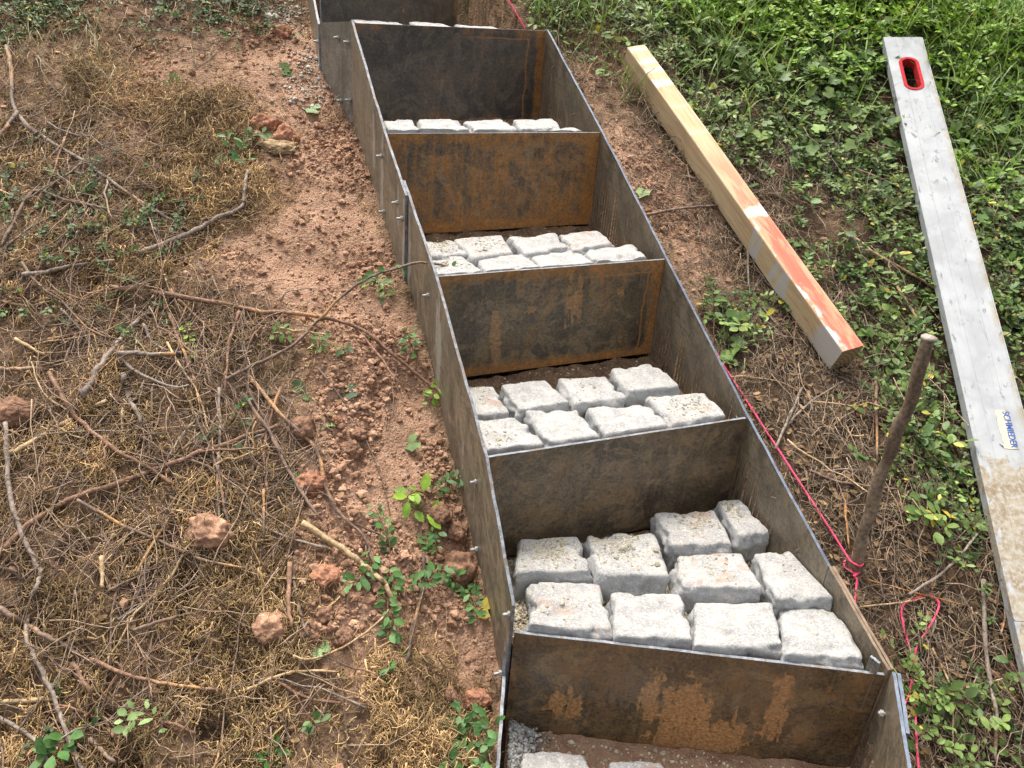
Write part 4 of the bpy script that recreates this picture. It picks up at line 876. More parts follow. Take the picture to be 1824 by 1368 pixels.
def lev_body():
    import bmesh
    b = bmesh.new()
    out = [(0, .003), (.003, 0), (SX0-.04, 0), (SX1+.05, 0)]+[(x, 0) for x in np.linspace(.3, LLN-.004, 20)]+[(LLN, .003), (LLN, LW-.003)]+[(x, LW) for x in np.linspace(LLN-.004, .3, 20)]+[(SX1+.05, LW), (SX0-.04, LW), (.003, LW), (0, LW-.003)]
    hole = stadium(SX0, SX1, SYC, SR_)
    vo = [b.verts.new((x, y, 0)) for x, y in out]; vh = [b.verts.new((x, y, 0)) for x, y in hole]
    ed = [b.edges.new((vo[i], vo[(i+1) % len(vo)])) for i in range(len(vo))]+[b.edges.new((vh[i], vh[(i+1) % len(vh)])) for i in range(len(vh))]
    bmesh.ops.triangle_fill(b, edges=ed, use_beauty=True)
    # drop a filled hole if any
    from mathutils.geometry import intersect_point_quad_2d
    kill = []
    for f in b.faces:
        c = f.calc_center_median()
        if all(v in vh for v in f.verts): kill.append(f)
    bmesh.ops.delete(b, geom=kill, context='FACES_ONLY')
    bmesh.ops.recalc_face_normals(b, faces=b.faces)
    if b.faces[:][0].normal.z < 0: bmesh.ops.reverse_faces(b, faces=b.faces[:])
    r = bmesh.ops.extrude_face_region(b, geom=b.faces[:]); nv = [v for v in r['geom'] if isinstance(v, bmesh.types.BMVert)]
    for v in nv: v.co.z -= LT
    bmesh.ops.recalc_face_normals(b, faces=b.faces)
    me = bpy.data.meshes.new('body'); b.to_mesh(me); b.free(); me.materials.append(M_ALU)
    o = bpy.data.objects.new('body', me); C.objects.link(o); o.parent = lev
    # long raised ribs of the extrusion
    V = []; F = []; off = 0
    for y0, y1, hh in ((.0, .0035, .0012), (LW*.30, LW*.315, .0007), (LW*.68, LW*.692, .0005), (LW-.0035, LW, .0012)):
        x0, x1 = .004, LLN-.004
        q = [(x0, y0, -.0004), (x1, y0, -.0004), (x1, y1, -.0004), (x0, y1, -.0004), (x0, y0+.0004, hh), (x1, y0+.0004, hh), (x1, y1-.0004, hh), (x0, y1-.0004, hh)]
        V += q; F += [[off+i for i in f] for f in ((4, 5, 6, 7), (0, 1, 5, 4), (1, 2, 6, 5), (2, 3, 7, 6), (3, 0, 4, 7))]; off += 8
    mesh_np('rib', np.array(V), np.array(F), M_ALU, smooth=False, parent=lev)
    # red lining of the hand slot
    A = stadium(SX0-.0055, SX1+.0055, SYC, SR_+.0055); B = stadium(SX0+.004, SX1-.004, SYC, SR_-.004); k = len(A)
    V = np.vstack([np.c_[A, np.full(k, .0005)], np.c_[A*.999+B*.001, np.full(k, .0022)], np.c_[B, np.full(k, .0022)], np.c_[B, np.full(k, -LT)]])
    F = [(r*k+i, r*k+(i+1) % k, (r+1)*k+(i+1) % k, (r+1)*k+i) for r in range(3) for i in range(k)]
    mesh_np('hand_grip', V, np.array(F), M_RED, smooth=False, parent=lev)
lev_body()
def sticker():
    m, nt, b = mat('peeling_sticker'); n = N(nt); o = n.obj(); s = n.sep(o)
    c = n.mix(n.ramp(n.noise(o, 60, 4), .4, .6), (.34, .33, .31), (.29, .22, .125)); c = n.mix(n.ramp(s[1], .016, .024), (.66, .54, .34), c)
    nt.links.new(c, b.inputs['Base Color']); b.inputs['Roughness'].default_value = .9; b.inputs['Specular IOR Level'].default_value = .1
    q = [lv(p) for p in ((1771, 730), (1796, 732), (1816, 801), (1788, 799))]
    x0 = (q[0][0]+q[1][0])/2; x1 = (q[2][0]+q[3][0])/2; y0 = (q[0][1]+q[3][1])/2; y1 = min((q[1][1]+q[2][1])/2, LW-.012)
    rs = np.random.RandomState(3); xs = np.linspace(x0, x1, 16); up = np.c_[xs, np.full(16, y1)]; lo = np.c_[xs, y0+np.abs(rs.normal(0, .0016, 16))]
    V = np.vstack([np.c_[lo, np.full(16, .0011)], np.c_[up, np.full(16, .0011)]]); F = np.array([(i, i+1, 17+i, 16+i) for i in range(15)])
    V[:, 0] -= x0; V[:, 1] -= y0
    st = mesh_np('sticker', V, F, m, smooth=False, parent=lev); st.location = (x0, y0, 0)
    cu = bpy.data.curves.new('lettering', 'FONT'); cu.body = 'SCHMIEDER'; cu.extrude = .00015; cu.align_x = 'CENTER'; cu.align_y = 'CENTER'; cu.size = .03; cu.offset = .0004
    t = bpy.data.objects.new('tmp', cu); C.objects.link(t); dg = bpy.context.evaluated_depsgraph_get(); dg.update()
    me = bpy.data.meshes.new_from_object(t.evaluated_get(dg)); bpy.data.objects.remove(t)
    co_ = np.array([v.co[:] for v in me.vertices]); w = co_[:, 0].max()-co_[:, 0].min(); hgt = co_[:, 1].max()-co_[:, 1].min()
    me.materials.clear(); me.materials.append(M_BLUE)
    o = bpy.data.objects.new('lettering', me); C.objects.link(o); o.parent = st
    W, H = x1-x0, y1-y0; sx = W*.94/w; sy = H*.48/hgt
    # reads down the straightedge, heads of the letters to its right edge
    for v in me.vertices: v.co = Vector(((v.co.x*sx)+W/2, v.co.y*sy+H*.70, .0017+v.co.z))
    return
sticker()

# ------------------------------------------------------------------ stake
def stake():
    base = gnd((1516, 1015)); d = ray((1655, 600)); 
    t = (base[0]*d[0]+base[1]*d[1])/(d[0]**2+d[1]**2); top = d*t; top[0], top[1] = top[0], top[1]
    n = 40; ts = np.linspace(0, 1, n); P = base[None]*(1-ts)[:, None]+top[None]*ts[:, None]; P[0] = base-np.array([0, 0, .06])
    P[:, 0] += .0040*np.sin(ts*9+1)+.0018*np.sin(ts*27); P[:, 1] += .002*np.sin(ts*13)
    r = .0107+.0013*(1-ts)+.0006*np.sin(ts*23)+.0006*np.sin(ts*57+1); r[-4:] = [.0108, .0122, .0132, .0126]
    P[-4:-1] = top[None]-np.array([[0, 0, .011], [0, 0, .006], [0, 0, .003]])+np.array([P[-1, 0]-top[0], P[-1, 1]-top[1], 0])
    V, F = tubes((P-base)[None], r[None], 20)
    k = np.array([vn(V*np.array([90, 90, 18])+3, 4)]).T; nr = V.copy(); ax = np.repeat((P-base), 20, 0); nr = nrm(V-ax); V = V+nr*k*.0014
    rs = np.random.RandomState(2); g = (vn(V*np.array([40, 40, 14]), 9)*.5+.5)[:, None]; g2 = (vn(V*np.array([140, 140, 30]), 19)*.5+.5)[:, None]
    c = np.array([.085, .052, .034])*(1-g)+np.array([.25, .185, .125])*g; c = c*(.7+.5*g2); c[-40:] = np.array([.30, .25, .21])
    o = mesh_np('stake', V, F, M_TWIG, c); o.location = base; tag(o, 'weathered brown round stake driven upright beside the pink string knot', 'stake')
    return base
STB = stake()

# ------------------------------------------------------------------ pink string
def string():
    A = STB+np.array([-.012, -.012, .030]); d = ray((903, -4)); B = aty((903, -4), 2.86)
    pr = lambda p, l=.012: gnd(p, l)
    key = [ray((903, -4))*2.52, ray((936, 52))*2.525, ray((1052.5, 250))*2.37, ray((1287, 648))*1.845, A]
    straight = [key[i]+(key[i+1]-key[i])*t for i in range(4) for t in np.linspace(0, 1, 9)[:8]]
    around = [STB+np.array([.017*math.cos(a), .017*math.sin(a), .030-.004*i]) for i, a in enumerate(np.radians([200, 260, 330, 400, 470, 540, 610, 680]))]
    tail = [pr((1521, 1026), .02), pr((1526, 1034), .016), pr((1524, 1060), .010), pr((1526, 1085), .006), pr((1560, 1180), .006), pr((1602, 1262), .006)]
    loop = [pr(p) for p in ((1610, 1258), (1619, 1235), (1626, 1200), (1625, 1172), (1616, 1140), (1608, 1108), (1607, 1081), (1627, 1068), (1655, 1060), (1672, 1074), (1667, 1095), (1650, 1125), (1634, 1150), (1627, 1178), (1626, 1212), (1630, 1262), (1632, 1310), (1636, 1368), (1640, 1420))]
    P = np.vstack([np.array(straight), smooth_path(around, 40)[1:], smooth_path(tail, 40), smooth_path(loop, 160)])
    k = len(P); P[34:, 2] += .001*np.sin(np.arange(k-34)*.9)
    V, F = tubes(P[None], np.full((1, k), .0021), 8)
    o = mesh_np('string', V, F, M_STRING); tag(o, 'bright pink builders string stretched along the right side and looped on the litter', 'string')
string()

# ------------------------------------------------------------------ branches and twigs
def twig_mesh(P, r0, r1, col, seed, forks=0, sides=7):
    rs = np.random.RandomState(seed); n = len(P); ts = np.linspace(0, 1, n)
    ln = np.linalg.norm(np.diff(P, axis=0), axis=1).sum()
    r = r0+(r1-r0)*ts; kn = 1+.16*np.sin(ts*ln*190+rs.rand()*6)*(rs.rand(n) < .5); r = r*kn
    Pj = P+np.c_[rs.normal(0, r0*.22, (n, 2)), rs.normal(0, r0*.15, n)]
    V, F = tubes(Pj[None], r[None], sides); parts = [(V, F)]
    for _ in range(forks):
        i = rs.randint(n//5, n-2); T = nrm(P[i+1]-P[i-1]); a = rs.choice([-1, 1])*rs.uniform(.4, 1.0); D = np.array([T[0]*math.cos(a)-T[1]*math.sin(a), T[0]*math.sin(a)+T[1]*math.cos(a), T[2]+rs.uniform(-.05, .25)])
        fl = ln*rs.uniform(.12, .3); Q = np.array([P[i]+D*fl*t+np.array([0, 0, .004*math.sin(t*3)])+rs.normal(0, fl*.02, 3) for t in np.linspace(0, 1, 6)]); Q[0] = P[i]
        parts.append(tubes(Q[None], np.linspace(r[i]*.6, r1*.5, 6)[None], 5))
    Vs = []; Fs = []; Cs = []
    c0 = np.array(col)
    o_ = []
    for v, f in parts:
        g = (vn(v*np.array([60, 60, 60])+seed, 3)*.5+.5)[:, None]; pe = np.clip(vn(v*22+seed*3.3, 7)-.42, 0, .3)[:, None]/.3
        cc = c0*(.65+.7*g); cc = cc*(1-pe)+np.array([.42, .23, .10])*pe*.9+cc*pe*.1; o_.append((v, f, cc))
    return merge(o_)
BRK = (.165, .112, .082); TAN = (.38, .265, .145); RED = (.215, .122, .078); DRK = (.09, .062, .046); ORG = (.42, .19, .06); GRY = (.225, .178, .142)
TR = [  # points, thickness in photo px, colour, label (None: one of the unlabelled crowd), lift
 ([(12, 82), (20, 129), (29, 201), (85, 250), (148, 286), (206, 329), (274, 373), (340, 412)], 8, GRY, 'long grey forked branch running down from the bush in the upper left', 2),
 ([(29, 201), (14, 222), (-8, 252)], 8, GRY, 'short grey branch at the left edge joining the long forked branch', 0),
 ([(0, 440), (28, 390), (59, 341), (120, 357), (225, 379)], 6, BRK, 'bent brown twig with a sharp elbow near the left edge', 1),
 ([(249, 451), (329, 418), (380, 392), (430, 368), (435, 335), (441, 304)], 9, GRY, 'grey branch with a right angled crook at the edge of the bare soil', 0),
 ([(41, 488), (82, 485), (123, 474), (203, 464)], 8, GRY, 'smooth grey stick lying level under the elbow twig', 0),
 ([(148, 705), (170, 664), (192, 632), (225, 590), (280, 542)], 12, GRY, 'thick dark grey stick slanting up right in the middle of the brush pile', 0),
 ([(197, 511), (285, 522), (411, 544), (467, 555), (522, 558), (588, 568), (646, 588), (687, 621), (742, 667), (796, 705)], 9, RED, 'long reddish branch arching over bare soil to touch the left steel plate', 2),
 ([(400, 676), (440, 656), (517, 618), (566, 571), (610, 527), (654, 497), (695, 481), (736, 470), (769, 469), (810, 479), (835, 487)], 6, BRK, None, 0),
 ([(-10, 996), (41, 942), (118, 893), (219, 857), (302, 827), (356, 805), (411, 786), (500, 757)], 11, RED, 'longest straight brown branch crossing the brush from the left edge', 2),
 ([(88, 663), (132, 739), (197, 794), (266, 835), (307, 863)], 9, RED, 'peeled orange brown stick passing under the longest straight branch', 1),
 ([(16, 808), (69, 781), (123, 748), (189, 713)], 10, TAN, 'tan broken stick with a split pale end near the left edge', 0),
 ([(10, 753), (12, 824), (22, 896), (44, 961), (69, 1014), (70, 1033), (52, 1075), (49, 1144), (77, 1199), (101, 1253), (118, 1303), (145, 1370)], 10, GRY, 'winding grey vine stem running down the left edge to the bottom', 0),
 ([(137, 890), (206, 929), (274, 959), (362, 997), (440, 1012)], 7, BRK, 'brown twig lying left of the angular pink clod', 1),
 ([(337, 816), (389, 841), (439, 871), (500, 893)], 6, BRK, None, 0),
 ([(219, 665), (228, 701), (252, 753)], 10, GRY, 'stubby grey stick with peeled orange break under the dark slanting stick', 0),
 ([(219, 712), (217, 789)], 7, TAN, None, 0),
 ([(440, 665), (503, 742), (561, 797), (577, 857), (599, 907), (648, 956), (659, 989), (684, 1035)], 8, BRK, 'long brown branch curving down across the clods into the green shoots', 1),
 ([(536, 931), (604, 972), (640, 1000), (659, 1015), (687, 1042), (700, 1072)], 12, TAN, 'thick tan stick ending among the green shoots beside the soil', 0),
 ([(-5, 1080), (49, 1114), (104, 1144), (145, 1168)], 10, BRK, 'dark brown stick from the left edge crossing the winding vine', 0),
 ([(162, 1174), (233, 1204), (315, 1220), (392, 1229)], 8, RED, 'slender purple brown branch on golden moss left of the round clod', 1),
 ([(-10, 1252), (50, 1247), (104, 1242)], 10, TAN, 'short cut tan stick lying level at the lower left edge', 0),
 ([(-5, 1276), (55, 1311), (93, 1368)], 8, GRY, None, 1),
 ([(129, 1182), (164, 1240), (203, 1311)], 9, RED, 'split stick with an orange wound in lower left moss', 0),
 ([(159, 1316), (208, 1364)], 9, BRK, None, 0),
 ([(181, 990), (182, 1048)], 9, TAN, None, 0),
 ([(263, 1009), (241, 1072)], 10, DRK, None, 0),
 ([(192, 1053), (230, 1034), (269, 1018)], 5, BRK, None, 0),
 ([(238, 1122), (291, 1105), (343, 1092)], 7, BRK, None, 0),
 ([(440, 1229), (485, 1208), (530, 1196), (604, 1196)], 6, TAN, 'pale tan root lying right of the golden moss near the bottom', 0),
 ([(522, 1168), (550, 1174), (604, 1157), (667, 1114), (692, 1086)], 5, TAN, 'thin curved tan rootlet ending under the green shoots', 0),
 ([(478, 1204), (555, 1245), (659, 1256), (665, 1275)], 6, RED, None, 1),
 ([(755, 985), (752, 1048), (736, 1125), (725, 1179)], 8, DRK, 'dark straight stick standing out of the soil between the green shoots', 0),
 ([(517, 1001), (514, 1062), (517, 1116)], 10, RED, 'stout reddish stick right beside the round pink clod', 0),
 ([(520, 1009), (533, 1083), (550, 1133)], 7, BRK, None, 0),
 ([(290, 536), (310, 582), (326, 626), (351, 690)], 7, RED, None, 0), ([(304, 516), (323, 563), (354, 612), (378, 690)], 7, BRK, None, 0), ([(318, 533), (354, 568), (389, 604)], 6, RED, None, 0),
 ([(425, 555), (408, 612), (400, 697)], 6, RED, None, 0),
 ([(255, 577), (274, 610), (307, 626), (370, 626), (450, 627)], 6, GRY, 'grey twig bent into a hook right of the dark slanting stick', 0),
 ([(206, 629), (247, 664), (307, 689), (337, 686)], 6, GRY, None, 0), ([(55, 610), (137, 595), (192, 582)], 6, RED, None, 0), ([(27, 604), (82, 634)], 7, TAN, None, 0), ([(211, 629), (315, 632)], 10, GRY, None, 0), ([(-5, 659), (66, 655)], 9, GRY, None, 0),
 ([(430, 700), (480, 770), (520, 850), (575, 930)], 8, BRK, None, 0), ([(440, 690), (500, 800), (540, 880)], 6, BRK, None, 1), ([(390, 690), (392, 780), (388, 860), (395, 1010)], 6, GRY, None, 1), ([(470, 870), (470, 960)], 6, BRK, None, 0), ([(500, 690), (470, 800), (480, 900)], 6, RED, None, 0),
 ([(1521, 423), (1571, 459), (1626, 489), (1672, 518)], 6, TAN, 'tan stick leaning from the ground cover to the straightedge', 1),
 ([(1598, 511), (1626, 555), (1650, 587)], 6, TAN, 'tan twig ending behind the top of the round stake', 1),
 ([(1150, 383), (1215, 371), (1282, 366)], 6, BRK, 'brown twig reaching from the right steel plate to the timber beam', 0),
 ([(1752, 1034), (1760, 1185), (1774, 1267), (1774, 1358)], 9, GRY, 'long straight grey stem near the lower end of the straightedge', 0),
 ([(1442, 838), (1488, 857), (1538, 864), (1600, 872)], 6, BRK, None, 1), ([(1560, 672), (1562, 824)], 6, RED, None, 0),
 ([(1538, 1031), (1612, 1051), (1721, 1078)], 4, ORG, 'thin orange root under the top of the pink loop', 0),
 ([(1533, 1081), (1612, 1072), (1648, 1065)], 3.5, TAN, None, 1), ([(1505, 898), (1513, 978)], 4, ORG, 'short orange stem standing just left of the stake foot', 1),
 ([(1661, 1155), (1694, 1229), (1697, 1338)], 4, TAN, None, 1), ([(1628, 1212), (1694, 1229), (1787, 1208)], 4, TAN, 'pale bent straw right of the doubled pink string', 1),
 ([(1390, 770), (1440, 720), (1500, 680)], 5, GRY, None, 0), ([(1380, 800), (1430, 690)], 6, GRY, None, 0), ([(1620, 1060), (1690, 1010), (1750, 940)], 6, GRY, None, 0), ([(1330, 430), (1335, 520)], 5, GRY, None, 0), ([(1530, 240), (1500, 230), (1490, 290)], 5, GRY, None, 0),
]
GL = 'cut brown twigs tangled on the left slope'; GRr = 'dry twigs in the litter right of the stairs'
LABL = 'thin cut brown twig tangled in the brush on the left slope'; LABR = 'thin dry twig lying in the litter to the right of the stairs'
def add_branch(P, w0, w1, col, seed, label, group, forks=0):
    V, F, c = twig_mesh(P, w0, w1, col, seed, forks); loc = P.mean(0)
    o = mesh_np('branch' if label not in (LABL, LABR) else 'twig', V-loc, F, M_TWIG, c); o.location = loc; tag(o, label, 'branch' if label not in (LABL, LABR) else 'twig', group); return o
for k, (pts, wpx, col, lab, fk) in enumerate(TR):
    n = max(8, int(len(pts)*4)); dep = g0(pts[len(pts)//2])@AF; r = wpx*dep/FPX/2*.92
    pp = smooth_path(pts, n); lf = .010+r+.012*((k*7) % 5)/4
    P = np.array([gnd(p, lf) for p in pp])
    if k == 7:                                                    # this shoot climbs over the left plate and hangs above the third step
        d0 = gnd((561, 575), .03)@AF; W0 = onwall((768, 472), L[1], L[2]); d1 = W0@AF-.004
        for i, p in enumerate(pp):
            if p[0] > 561: d = d0+(d1-d0)*min(1, (p[0]-561)/207) if p[0] < 768 else d1+.0006*(p[0]-768); P[i] = ray(tuple(p))*d
        lab, fk = 'leafy brown shoot reaching over the left plate onto the third step', 0
    right = pts[0][0] > 1000
    add_branch(P, r*1.05, r*.7, col, 500+k, lab or (LABR if right else LABL), None if lab else (GRr if right else GL), fk)
def rand_twigs(n, fn, seed, ln, rad, lab, grp, forks, cols, lift=.012):
    rs = np.random.RandomState(seed); XY = scatter(n, fn, seed, pad=.06)
    for i, (x, y) in enumerate(XY):
        l = rs.uniform(*ln); a = rs.uniform(0, 2*PI); kb = rs.normal(0, .5); m = 9; Q = np.zeros((m, 2)); 
        for j in range(1, m): aa = a+kb*(j/m-.5)+rs.normal(0, .10); Q[j] = Q[j-1]+l/(m-1)*np.array([math.cos(aa), math.sin(aa)])
        Q -= Q.mean(0); Q += (x, y)
        for _ in range(6):
            bad = inpoly(Q[:, 0], Q[:, 1])
            for s_ in range(len(POLY)-1): bad |= seg_dist(Q[:, 0], Q[:, 1], POLY[s_], POLY[s_+1]) < .012
            if not bad.any(): break
            Q = Q+np.array([-.05 if leftside(np.array([x]), np.array([y]))[0] else .05, 0])
        z = gz(Q[:, 0], Q[:, 1]); f = np.polyfit(np.arange(m), z, 2); zz = np.maximum(np.polyval(f, np.arange(m)), z+.001)*.6+.4*z; r = rs.uniform(*rad)
        P = np.c_[Q, zz+rs.uniform(.002, lift)+r]
        c = np.array(cols[rs.randint(len(cols))])*rs.uniform(.75, 1.25)
        add_branch(P, r, r*.5, c, seed*1000+i, lab, grp, forks if rs.rand() < .4 else 0)
B_TW = blobs([(120, 640, 110), (300, 620, 90), (420, 640, 70), (200, 800, 140), (420, 800, 90), (520, 850, 60), (100, 900, 110), (300, 950, 120), (480, 960, 60), (100, 500, 90, .7), (250, 420, 90, .6), (150, 330, 90, .5), (100, 1150, 110, .6), (250, 1250, 120, .5), (500, 1250, 90, .4), (80, 250, 80, .4), (300, 80, 90, .35), (600, 1250, 60, .3), (690, 950, 40, .3)])
rand_twigs(175, lambda x, y: leftside(x, y)*dens(x, y, B_TW), 31, (.07, .34), (.0011, .0030), LABL, GL, 1, [BRK, RED, GRY, TAN, BRK, DRK], .022)
rand_twigs(92, lambda x, y: (~leftside(x, y))*dens(x, y, B_LITR), 32, (.06, .26), (.0010, .0022), LABR, GRr, 1, [BRK, GRY, DRK, TAN, GRY], .02)

def fine_twigs():
    rs = np.random.RandomState(44); XY = np.concatenate([scatter(2900, lambda x, y: leftside(x, y)*np.clip(dens(x, y, B_TW)*.9+.09, 0, 1)*(.15+.85*(dens(x, y, B_SOIL) < .5)), 45, pad=.09), scatter(620, lambda x, y: (~leftside(x, y))*dens(x, y, B_LITR), 46, pad=.09), scatter(420, lambda x, y: (~leftside(x, y))*dens(x, y, B_GRN), 48, pad=.09, clear=True)]); n = len(XY); t = rs.rand(n, 1)
    c = (np.array([.10, .066, .048])*(1-t)+np.array([.36, .25, .17])*t)
    o = curls(on(XY), rs.uniform(.05, .17, n)*np.where(rs.rand(n) < .25, 1.6, 1), rs.uniform(.0005, .0013, n), c, 47, 'fine_twigs', M_TWIG, .10, .45, K=7, sides=5, rise=.009+rs.exponential(.007, n)[:, None]+np.where(np.arange(n) > n-420, .03, 0)[:, None], taper=.45)
    tag(o, 'finest broken twigs strewn among the cut branches', 'twigs', kind='stuff')
fine_twigs()
# ------------------------------------------------------------------ clods and stones
def clod(px, wpx, hpx, col, label, seed, ang=.5, sink=.3):
    import bmesh
    P = gnd((px[0], px[1]+hpx*.25)); dep = P@AF; a = wpx*dep/FPX/2; b = hpx*dep/FPX/2*1.05
    bm = bmesh.new(); bmesh.ops.create_icosphere(bm, subdivisions=5, radius=1); V = np.array([v.co[:] for v in bm.verts]); F = np.array([[v.index for v in f.verts] for f in bm.faces]); bm.free()
    rs = np.random.RandomState(seed); D = nrm(rs.normal(0, 1, (11, 3))); h = rs.uniform(.72, .98, 11)
    V0 = V.copy(); lim = np.min(np.where(V0@D.T > .05, h[None]/np.maximum(V0@D.T, .05), 9), 1); cut = np.minimum(1., lim)
    rr = 1-ang+ang*cut; rr = rr*(1+.20*vn(V0*1.9+seed, 1)+.09*vn(V0*4.3+seed, 2)+.05*vn(V0*10+seed, 3)+.035*vn(V0*24+seed, 4))
    V = V0*rr[:, None]*np.array([a, (a+b)/2, b]); g = (vn(V0*3.3+seed, 5)*.5+.5)[:, None]; c = np.array(col)*(.7+.5*g)*(.85+.3*(vn(V0*14+seed, 6)*.5+.5))[:, None]
    o = mesh_np('clod', V, F, M_CLOD, c); o.location = P+np.array([0, 0, b*(1-2*sink)*.25]); tag(o, label, 'clod', 'clods and stones on the left slope'); return o
PK = (.36, .205, .13); BN = (.23, .13, .082); RDD = (.34, .165, .10)
for k, (px, w, h, col, lab, ang) in enumerate([
    ((372, 938), 88, 70, PK, 'angular pinkish clod with a yellow brown side lying in the brush', 1.0),
    ((481, 1107), 64, 58, PK, 'round pink clod on golden moss beside a stout stick', .5),
    ((18, 725), 74, 66, BN, 'brown clod cut off by the left edge of the view', .8),
    ((556, 852), 62, 44, RDD, 'reddish clod behind the green rosette and crossing twigs', .6),
    ((540, 757), 44, 52, BN, 'tall brown clod at the left edge of the bare soil', .6),
    ((472, 214), 54, 38, RDD, 'flat topped brick coloured clod above the tan wedge', .9),
    ((508, 238), 46, 44, RDD, 'brick red clod at the right end of the clod group above bare soil', .8),
    ((497, 258), 74, 26, (.30, .21, .12), 'long tan wedge of broken stone below the brick red clods', .8),
    ((583, 1018), 58, 38, RDD, 'reddish clod under the thick tan stick', .6),
    ((578, 1090), 32, 30, BN, 'small lumpy clod right of the stout reddish stick', .5),
    ((567, 1047), 24, 20, RDD, 'tiny reddish clod just above the small lumpy clod', .5),
    ((612, 1130), 36, 34, BN, 'dark knobbly clod below the green shoots', .5),
    ((563, 1130), 24, 24, BN, 'small brown clod left of the dark knobbly clod', .5),
    ((846, 1238), 52, 36, RDD, 'reddish clod nearest the lowest bolts', .6),
    ((797, 1234), 42, 40, BN, 'brown clod left of the one near the lowest bolts', .5),
    ((820, 1004), 66, 66, BN, 'large brown clod by the left plate above the yellow leaf', .5),
    ((782, 908), 46, 42, BN, 'brown clod under the yellowing leafy shoot', .5),
    ((816, 940), 40, 40, BN, 'rounded clod between the large brown clod and the yellowing shoot', .5),
    ((503, 56), 34, 32, RDD, 'reddish clod beside the gravel at the top of the bare soil', .6),
    ((640, 770), 30, 24, BN, 'low brown clod in bare soil left of the lone green leaf', .5),
    ((625, 795), 40, 34, BN, 'lumpy clod embedded in bare soil below the rosette', .5),
    ((600, 745), 20, 18, RDD, 'little pink clod beside the small rosette', .5)]):
    clod(px, w, h, col, lab, 900+k, ang)

# ------------------------------------------------------------------ single plants and leaves
def plant(pts, nl, leaf, kind, label, seed, lift=.02, cat='shoot', rosette=False, name='leafy_shoot', wob=.5, path3=None):
    rs = np.random.RandomState(seed); n = 14
    pp = smooth_path(pts, n); P = np.array([gnd(p, lift*(.4+.6*math.sin(PI*i/(n-1)))) for i, p in enumerate(pp)]) if path3 is None else path3
    n = len(P); org = P[0].copy(); P = P-org
    root = empty(name, org); tag(root, label, cat)
    V, F = tubes(P[None], np.linspace(.0016, .0009, n)[None], 6); mesh_np('stem', V, F, M_TWIG, np.repeat(np.array([[.14, .075, .04]]), len(V), 0), parent=root)
    nl = int(nl*1.75); t = np.linspace(.06, 1, nl)*(n-1-1e-3) if not rosette else np.full(nl, n-1.01)
    i0 = t.astype(int); B = P[i0]*(1-(t-i0))[:, None]+P[i0+1]*(t-i0)[:, None]; T = nrm(P[i0+1]-P[i0])
    up = nrm(np.array([0, -.5, 1.])+rs.normal(0, .28, (nl, 3))); S = nrm(np.cross(T, up)); sd = np.where(np.arange(nl) % 2, 1, -1)[:, None]
    D = nrm(T*rs.uniform(.1, .8, (nl, 1))+S*sd*rs.uniform(.6, 1, (nl, 1))+up*rs.uniform(.05, .5, (nl, 1)))
    if rosette: a = np.arange(nl)*2.4; D = nrm(np.stack([np.cos(a), np.sin(a), SC*np.sin(a)*.8+rs.uniform(.1, .5, nl)], -1)); B = B+D*rs.uniform(0, .012, (nl, 1))
    else: B = B+S*sd*rs.uniform(0, .014, (nl, 1))*wob+up*rs.uniform(0, .014, (nl, 1))
    l = rs.uniform(*leaf, nl)*rs.choice([.62, .85, 1.], nl); Vl, Fl, k = leaves_geo(B, D, up, l, l*rs.uniform(.44, .60, nl), rs.uniform(-.02, .2, nl))
    mesh_np('foliage', Vl, Fl, M_LEAF, np.repeat(leafcol(rs, nl, kind), k, 0), parent=root)
    return root
lf = (.017, .027)
